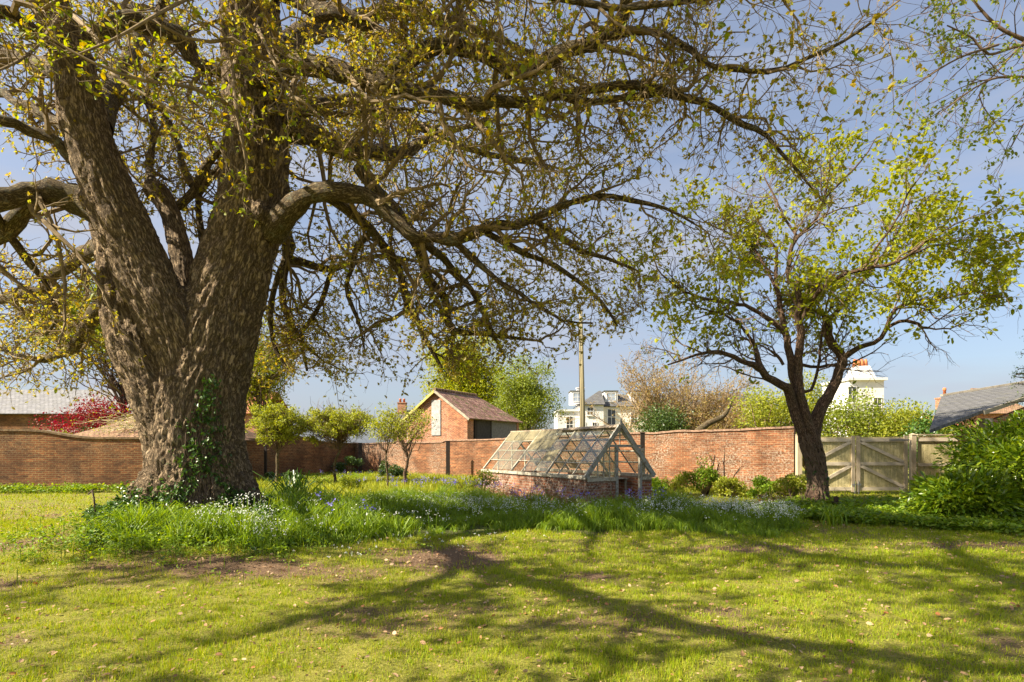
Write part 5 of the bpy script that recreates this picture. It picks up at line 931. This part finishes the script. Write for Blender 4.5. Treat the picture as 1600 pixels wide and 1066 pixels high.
slope(l2, (-.2, -.3, 4.25), (8.2, -.3, 4.25), (8.2, 3.5, 6.3), (-.2, 3.5, 6.3), M['tile3']); slope(l2, (8.2, 7.3, 4.25), (-.2, 7.3, 4.25), (-.2, 3.5, 6.3), (8.2, 3.5, 6.3), M['tile3'])
ot = empty('tiled_outhouse', (-17.7, 22.2, 0), 'low outhouse with hipped brown tile roof showing over the left wall', 'building'); mbx = MB(); mbx.bb(.2, 6.2, .2, 4.6, 0, 1.83); mbx.build('wall', M['brickL'], ot)
slope(ot, (0, 0, 1.83), (6.4, 0, 1.83), (4.6, 2.4, 3.1), (2.3, 2.4, 2.95), M['tile2']); slope(ot, (0, 4.8, 1.83), (0, 0, 1.83), (2.29, 2.395, 2.95), (2.29, 2.405, 2.95), M['tile2']); slope(ot, (6.4, 0, 1.83), (6.4, 4.8, 1.83), (4.61, 2.405, 3.1), (4.61, 2.395, 3.1), M['tile2'])
# utility pole
up_ = empty('utility_pole', (3.32, 27, 0), 'tall weathered timber utility pole standing beyond the wall', 'pole'); M['pole'] = woodmat('pole_wood', (.28, .24, .14), .35, .85, 2); mbx = MB(); mbx.tube([(0, 0, -.3), (0, 0, 3), (-.1, 0, 7.9)], [.125, .115, .085], 12); mbx.build('shaft', M['pole'], up_, True)
mbx = MB(); mbx.tube([(-.1, -.1, 7.7), (-.1, .12, 7.7)], .05, 8); mbx.bb(-.35, .15, -.04, .04, 7.5, 7.58); mbx.build('bracket', M['galv'], up_)
mbx = MB(); mbx.tube([(-.14, -.11, 0), (-.14, -.11, 3), (-.21, -.09, 7.4)], .018, 6); mbx.build('cable', M['post'], up_)
# ------------------------------------------------------------------ vegetation beyond the lawn
def X(px_, Y): return (px_-800)/F*Y
def Zt(py, Y): return EYE+(HZ-py)/F*Y
tree('orchard_tree', 'round pale green orchard tree half behind the right side of the great trunk', (X(432, 22.5), 22.5), 3.5, 1.5, 1.45, 1.2, 90, 8000, .085, M['yelleaf'], 41, .22, .06, twigs=6, fill=.2, bottom=-.9, spread=1.0)
tree('orchard_tree', 'flat-topped bright yellow green orchard tree in front of the far wall corner', (X(526, 23.5), 23.5), 3.35, 1.6, 2.35, 1.5, 140, 11500, .085, M['yelleaf'], 42, .22, .05, twigs=6, fill=.2, bottom=-.9, spread=1.0)
tree('orchard_tree', 'slender sapling with thin pale green leaves between the two larger orchard trees', (X(606, 19.5), 19.5), 3.0, 1.2, .85, .6, 26, 1500, .075, M['yelleaf'], 43, .3, .03, twigs=4)
r_, L_ = tree('orchard_tree', 'thin crooked fruit tree with sparse pink blossom below the brick outbuilding', (X(637, 21.5), 21.5), 3.3, 1.1, 1.15, .8, 34, 1900, .08, M['yelleaf'], 44, .3, .06, twigs=5, bmat=M['bark2'])
rng = np.random.default_rng(9); clumpy(r_, np.array([X(637, 21.5), 21.5, 0]), L_, 900, .05, M['pink'], rng, LEAF4, 1.0, 'blossom')
tree('broadleaf_tree', 'big yellow green tree rising behind the brick outbuilding roof', (X(728, 56), 56), 14.0, 2.5, 5.6, 5, 150, 30000, .21, M['lime'], 45, 1.2, .3, twigs=0, fill=.2, bottom=-.95)
tree('weeping_tree', 'tall soft green birch-like tree with drooping outline right of the brick outbuilding', (X(822, 52), 52), 11.0, .4, 4.1, 3.4, 150, 30000, .17, M['farleaf'], 46, .85, .14, bmat=M['birchbark'], fill=.2, bottom=-1)
tree('broadleaf_tree', 'golden green tree showing behind the left edge of the great trunk', (X(195, 31), 31), 12.0, 3.6, 6.0, 3.0, 190, 26000, .16, M['farleaf'], 47, .8, .12, twigs=4, fill=.2)
tree('broadleaf_tree', 'golden tree crown seen just right of the great trunk above the orchard', (X(405, 36), 36), 10.6, 2.6, 3.4, 2.8, 90, 11000, .15, M['lime'], 48, .7, .16, twigs=4, fill=.2, bottom=-.9)
# bare twiggy tree wrapped in ivy below
def bare_tree(name, label, c, h, spread_, nst, seed, base_z=0, buds=5000, leanx=0, fol=None):
    rng = np.random.default_rng(seed); O = np.array([c[0], c[1], 0.]); root = empty(name, O, label, 'tree'); tl = smooth_line(np.array([(c[0], c[1], -.2, .22), (c[0]+leanx*.3, c[1], h*.2, .18), (c[0]+leanx*.5, c[1], h*.38, .15)]), .4)
    V, Q, bkk = tubes(tl[None, :, :3], tl[None, :, 3], 10); mesh('trunk', V-O, [Q], M['limb'], root, {'bk': bkk}, True)
    p = np.repeat(tl[-3:-2, :3], nst, 0)+rng.normal(0, .12, (nst, 3)); a = rng.random(nst)*6.283; el = .15+1.1*rng.random(nst); d = np.stack([np.cos(a)*np.cos(el), np.sin(a)*np.cos(el)*.6, np.sin(el)], 1)
    A, RA = grow(p, d, spread_*(.6+.5*rng.random(nst)), np.full(nst, .085), 9, .10, .01, rng, .75); p, d, r, _ = spawn(A, RA, 9, .12, .7, rng, 1, .6); B1, RB1 = grow(p, d, spread_*.38*(.5+.7*rng.random(len(p))), np.clip(r, .015, .04), 6, .14, .02, rng, .6)
    p, d, r, _ = spawn(B1, RB1, 7, .15, .7, rng, 1, .6); C1, RC1 = grow(p, d, spread_*.17*(.5+.8*rng.random(len(p))), np.clip(r, .012, .02), 4, .16, .02, rng, .4)
    V, Fc = merge([(lambda v: (v[0]-O, [v[1]]))(tubes(x, y, k)) for x, y, k in ((A, RA, 6), (B1, RB1, 4), (C1, RC1, 3))]); mesh('branches', V, Fc, M['buffbark'], root)
    t_ = np.concatenate([C1[:, -1], C1[:, 2], C1[:, 3], B1[:, -1]]); t_ = t_[rng.random(len(t_)) < buds/len(t_)]; c_ = np.repeat(t_, 2, 0)+rng.normal(0, .05, (len(t_)*2, 3)); V, Fc = leaves(c_, unit(rng.normal(size=(len(c_), 3))), .07+.07*rng.random(len(c_)), LEAF4, rng); mesh('crown', V-O, Fc, M['catkin'], root)
    return root
bare_tree('bare_tree', 'buff bare-twigged tree spreading over the white house', (X(1045, 36), 36), 6.2, 5.2, 40, 51, buds=15000)
bare_tree('bare_tree', 'second buff twiggy tree, in front of the white wing near the leaning trunk', (X(1145, 34), 34), 4.6, 3.2, 34, 52, buds=12000, leanx=.6)
bush('ivy_mass', 'dark green ivy mound on the lower half of the buff twiggy tree', 'bush', (X(1032, 34), 34), 2.2, 1.5, 4.3, 30, 9000, .12, M['darkleaf'], 53)
bush('ivy_mass', 'small green shrub on the wall top beside the glasshouse finial', 'bush', (X(975, 31), 31), 1.0, .8, 2.7, 14, 2500, .1, M['farleaf'], 54)
lt = empty('leaning_trunk', (X(1078, 30), 30, 0), 'mossy leaning trunk rising right above the lichened wall', 'tree'); ll = smooth_line(np.array([(X(1060, 30), 30, .5, .2), (X(1080, 30), 30, 1.95, .19), (X(1105, 30), 30.2, 2.7, .17), (X(1135, 30), 30.4, 3.2, .13), (X(1150, 30), 30.6, 4.0, .07)]), .2)
V, Q, bkk = tubes(ll[None, :, :3], ll[None, :, 3], 10); mesh('trunk', V-np.array(lt.location), [Q], M['limb'], lt, {'bk': bkk}, True)
sd_ = 60
for lab, px_, Y, rx, h, n_, mt, s_ in (
 ('bright green rounded bush just left of the smaller tree, above the wall', 1212, 27, 1.9, 5.2, 11000, 'yelleaf', .11), ('tall yellow green bush seen through the fork of the smaller tree', 1268, 27, 1.6, 5.3, 9000, 'yelleaf', .11),
 ('mixed green bush below the white villa', 1335, 26, 1.9, 3.9, 9500, 'farleaf', .11), ('yellow green bush above the right gate leaf', 1400, 25, 1.8, 3.35, 9000, 'yelleaf', .11),
 ('rusty tinted bush peeping over the hedge by the slate roof', 1432, 30, 1.5, 4.3, 4500, 'lime', .1), ('glossy ivy hedge over the gate post and fence panel', 1462, 22.5, 1.6, 2.95, 9500, 'ivy', .12),
 ('light green hedge over the fence panel beside the laurel', 1500, 22, 1.1, 3.0, 6000, 'yelleaf', .11), ('low green climber in front of the brick house wall at the right edge', 1580, 20.5, 1.9, 2.6, 6500, 'weed', .11),
 ('lower green bush behind the lichened wall under the twiggy trees', 1175, 28, 1.2, 2.9, 4500, 'darkleaf', .11)):
    sd_ += 1; bush('hedge_bush', lab, 'bush', (X(px_, Y), Y), rx, rx*.7, h, 34, n_, s_, M[mt], sd_, spread=.5, group='bushes beyond the gate and wall')
bush('crimson_shrub', 'crimson leaved shrub in front of the pale slate roof', 'shrub', (X(140, 30), 30), 2.7, 1.4, 4.7, 40, 10000, .11, M['redleaf'], 81)
bush('crimson_shrub', 'smaller crimson shrub farthest left, beside the brick band', 'shrub', (X(92, 31), 31), 1.1, .9, 3.3, 14, 2200, .11, M['redleaf'], 82)
bush('green_shrub', 'green shrub under the crimson leaves, above the curve of the left wall', 'shrub', (X(92, 26), 26), .85, .8, 2.75, 16, 3800, .09, M['farleaf'], 83)
bush('dark_shrub', 'dark green shrub on the tiled outhouse under the crimson leaves', 'shrub', (X(140, 28.5), 28.5), 1.1, .8, 3.3, 16, 3000, .1, M['darkleaf'], 84)
# dry creeper on the tiled roof
cr = empty('dry_creeper', (-14.6, 22.6, 0), 'dry straw coloured creeper stems sprawling over the tiled outhouse roof', 'climber'); rng = np.random.default_rng(85); k = 90
p = np.stack([rng.uniform(-15.4, -12.6, k), rng.uniform(22.6, 24.2, k), np.zeros(k)], 1); p[:, 2] = 2.05+(p[:, 1]-22.3)*.5; d = unit(np.stack([rng.normal(-.9, .5, k), rng.normal(-.35, .3, k), rng.normal(.02, .2, k)], 1)); A, RA = grow(p, d, .9+1.6*rng.random(k), np.full(k, .014), 8, .14, -.045, rng, .6)
V, Q, _ = tubes(A, RA, 4); mesh('stems', V-np.array(cr.location), [Q], plain('straw_stem', (.55, .46, .28), .85, .3), cr); c = np.concatenate([A[:, -1], A[:, 4], A[:, 6]]); V, Fc = leaves(np.repeat(c, 3, 0)+rng.normal(0, .08, (len(c)*3, 3)), unit(rng.normal(size=(len(c)*3, 3))), np.full(len(c)*3, .07), LEAF4, rng); mesh('foliage', V-np.array(cr.location), Fc, M['yelleaf'], cr)
# laurel at the right
def laurel(label, c, rx, ry, h, nl, nleaf, seed, lr):
    rng = np.random.default_rng(seed); z = float(ground_z(*c)[0]); O = np.array([c[0], c[1], z]); root = empty('laurel_bush', O, label, 'bush'); L = ellip_lumps((c[0], c[1], z+h*.42), rx*.85, ry*.85, h*.50, nl, lr, rng, .6, -.75)
    sticks(root, O, O, L[:, :3], .03, M['bark2'], rng, 'stems'); n_ = nleaf; k = rng.integers(0, len(L), n_); d = unit(rng.normal(size=(n_, 3))+[0, 0, .15]); r = L[k, 3]*(1-.45*rng.random(n_)**1.5); cc = L[k, :3]+d*r[:, None]; ok = cc[:, 2] > z+.05
    cc = cc[ok]; d = d[ok]; out = unit(cc-O-[0, 0, h*.3]); dd = unit(out*.7+d*.5+rng.normal(size=cc.shape)*.45+[0, 0, -.12])
    V, Fc = leaves(cc, dd, .11+.07*rng.random(len(cc)), LANCE, rng, .5); mesh('foliage', V-O, Fc, M['laurel'], root); return root
laurel('big glossy laurel bush filling the right edge of the garden', (11.35, 12.2), 2.25, 1.9, 2.15, 90, 17000, 91, .42)
laurel('lower lobe of glossy laurel spreading left in front of the gate', (9.15, 11.7), 1.0, 1.0, .98, 40, 6000, 92, .27)
# shrubs inside the garden
bush('low_shrub', 'small dark clipped shrub in the rough grass below the orchard trees', 'shrub', (X(547, 19.5), 19.5), .42, .4, .62, 10, 2200, .05, M['farleaf'], 93)
bush('low_shrub', 'dark evergreen shrub at the foot of the sunlit wall left of the crooked fruit tree', 'shrub', (X(613, 27.5), 27.5), .9, .6, .95, 12, 2600, .09, M['darkleaf'], 94)
bush('low_shrub', 'dark shrub in the far corner of the garden walls', 'shrub', (X(545, 32), 32), 1.0, .6, 1.1, 12, 1800, .1, M['darkleaf'], 95)
bush('low_shrub', 'dark bronze plant at the foot of the shaded wall beside the great trunk', 'shrub', (X(440, 24.5), 24.5), 1.3, .5, .5, 12, 1800, .09, M['darkleaf'], 96)
for k, (px_, Y, rx, h, lab) in enumerate(((1052, 18.3, .75, .75, 'yellow green leafy plant right of the dark post at the glasshouse'), (1100, 18.1, .6, .95, 'taller leafy plant with bare stems against the lichened wall'), (1142, 17.6, .6, .75, 'bright leafy plant below the white stain on the wall'),
       (1190, 17.0, .6, .65, 'leafy plant beside the gate end of the lichened wall'), (1235, 16.0, .45, .85, 'leafy suckers just left of the smaller tree trunk'), (1025, 17.2, .5, .6, 'pale green plant close to the glasshouse doorway'))):
    bush('border_plant', lab, 'plant', (X(px_, Y), Y), rx, .45, h, 14, 1900, .075, M['weed' if k % 2 else 'yelleaf'], 100+k, group='leafy border plants at the foot of the lichened wall')
for k, (px_, Y) in enumerate(((1105, 18.3), (1132, 18.2))):
    rng = np.random.default_rng(110+k); O = np.array([X(px_, Y), Y, 0.]); rt = empty('dead_stems', O, ('bare forked stem with one green tuft' if k == 0 else 'bare antler-like forked stem')+' against the lichened wall', 'plant'); p = np.repeat(O[None], 3, 0); d = np.array([[-.25, 0, 1], [.15, 0, 1], [.45, 0, 1.]])
    A, RA = grow(p, d, [1.0, 1.3, 1.1], [.03, .03, .025], 6, .12, 0, rng, .5); p, d, r, _ = spawn(A, RA, 2, .5, .5, rng, .5, .6); Bv, RBv = grow(p, d, [.35]*len(p), r, 4, .1, .1, rng, .5); V, Fc = merge([(lambda v: (v[0]-O, [v[1]]))(tubes(x, y, 6)) for x, y in ((A, RA), (Bv, RBv))]); mesh('stems', V, Fc, M['bark2'], rt)
    if k == 0: c = np.repeat(Bv[:2, -1], 40, 0)+rng.normal(0, .08, (80, 3)); V, Fc = leaves(c, unit(rng.normal(size=(80, 3))), np.full(80, .07), LEAF4, rng); mesh('foliage', V-O, Fc, M['farleaf'], rt)
# bramble thicket by the glasshouse
bush('bramble', 'tangled bramble with reddish stems at the near left corner of the glasshouse', 'shrub', (X(752, 16.2), 16.2), .55, .45, .95, 14, 2000, .05, M['farleaf'], 120)
rng = np.random.default_rng(121); p = np.stack([rng.uniform(-1.2, .9, 70), rng.uniform(14.6, 16.6, 70), np.zeros(70)], 1); p[:, 1] = np.interp(p[:, 0], [-1.2, .9], [16.6, 13.9])+rng.normal(0, .15, 70); d = unit(rng.normal(size=(70, 3))*[1, .6, .3]+[0, 0, 1.1]); A, RA = grow(p, d, .6+.7*rng.random(70), np.full(70, .008), 7, .16, -.10, rng, .5)
V, Q, _ = tubes(A, RA, 4); o_ = mesh('bramble_thicket', V-np.array([-.3, 15.3, 0]), [Q], plain('bramble_stem', (.28, .12, .08), .8, .3), None, loc=(-.3, 15.3, 0)); tag(o_, 'arching reddish brown bramble stems against the glasshouse brickwork', 'bramble')
# strap-leaved clumps beside the great trunk
for k, (px_, Y, h, n_, lab) in enumerate(((462, 11.3, .85, 60, 'tall strap-leaved clump with dark bent blades right of the great trunk'), (1300, 11.2, .45, 30, 'small strap-leaved clump among the weeds near the smaller tree'), (505, 12.3, .6, 50, 'smaller strap-leaved clump beside the tall dark one'))):
    x = np.full(n_, X(px_, Y))+RG.normal(0, .12, n_); y = np.full(n_, Y)+RG.normal(0, .1, n_); RGn = RG.random(n_); V, Fc = blades(x, y, h*(.6+.5*RGn), np.full(n_, .03), .75, seg=3); O = np.array([X(px_, Y), Y, float(ground_z(X(px_, Y), Y)[0])]); o_ = mesh('strap_leaf_clump', V-O, Fc, M['ivy' if k == 0 else 'bed'], None, loc=O); tag(o_, lab, 'plant')
# bent iron rod, bricks, stump
M['rusty'] = plain('rusty_iron', (.10, .07, .05), .8, .4, 30); x, y = X(150, 8.6), 8.6; z = float(ground_z(x, y)[0]); o_ = MB().tube([(0, 0, -.05), (-.03, 0, .30), (-.07, .02, .42), (-.055, .02, .43), (-.13, .02, .36)], .012, 8).build('bent_rod', M['rusty'], None, True); o_.location = (x, y, z); tag(o_, 'bent dark iron rod sticking up left of the great trunk', 'metal rod')
x, y = X(1187, 15.0), 15.0; z = float(ground_z(x, y)[0]); rt = empty('brick_heap', (x, y, z), 'few loose red bricks lying in the short grass before the lichened wall', 'bricks')
for k, (a, b_, c, r_) in enumerate(((0, 0, .03, .1), (.26, .05, .03, -.3), (.1, .03, .098, .5))): bb_ = MB(); bb_.bb(-.11, .11, -.05, .05, -.0325, .0325); q_ = bb_.build('brick', M['pot'], rt); q_.location = (a, b_, c); q_.rotation_euler = (0, 0, r_)
x, y = X(1304, 13.0), 13.0; z = float(ground_z(x, y)[0]); o_ = MB().tube([(0, 0, -.1), (.01, 0, .12), (.05, .01, .30), (.06, .01, .31)], [.075, .06, .055, .01], 10).build('cut_stump', M['bark2'], None, True); o_.location = (x, y, z); tag(o_, 'short cut stump leaning out at the foot of the smaller tree', 'stump')
# conifer whose shoot tips show at the right edge
cx, cy = 15.6, 16.0; O = np.array([cx, cy, 0.]); cf = empty('conifer', O, 'dark conifer just beyond the right edge, two shoot tips showing', 'tree'); tl = np.array([(cx, cy, -.1), (cx, cy, 3), (cx, cy, 6), (cx, cy, 8.0)]); V, Q, bkk = tubes(tl[None], np.array([[.2, .16, .1, .02]]), 8); mesh('trunk', V-O, [Q], M['bark2'], cf, {'bk': bkk}); rng = np.random.default_rng(130)
k = 60; zz = rng.uniform(2.6, 7.6, k); a = rng.random(k)*6.283; p = np.stack([cx+0*zz, cy+0*zz, zz], 1); d = np.stack([np.cos(a), np.sin(a), .05+0*a], 1); A, RA = grow(p, d, (8.4-zz)*.26, np.full(k, .035), 6, .05, .01, rng, .7); V, Q, _ = tubes(A, RA, 5); mesh('branches', V-O, [Q], M['bark2'], cf)
s_ = A[:, 1:].reshape(-1, 3); c = np.repeat(s_, 26, 0)+rng.normal(0, .06, (len(s_)*26, 3)); V, Fc = leaves(c, unit(rng.normal(size=(len(c), 3))), np.full(len(c), .06), LANCE, rng); mesh('crown', V-O, Fc, M['darkleaf'], cf)
print('done', len(bpy.data.objects))
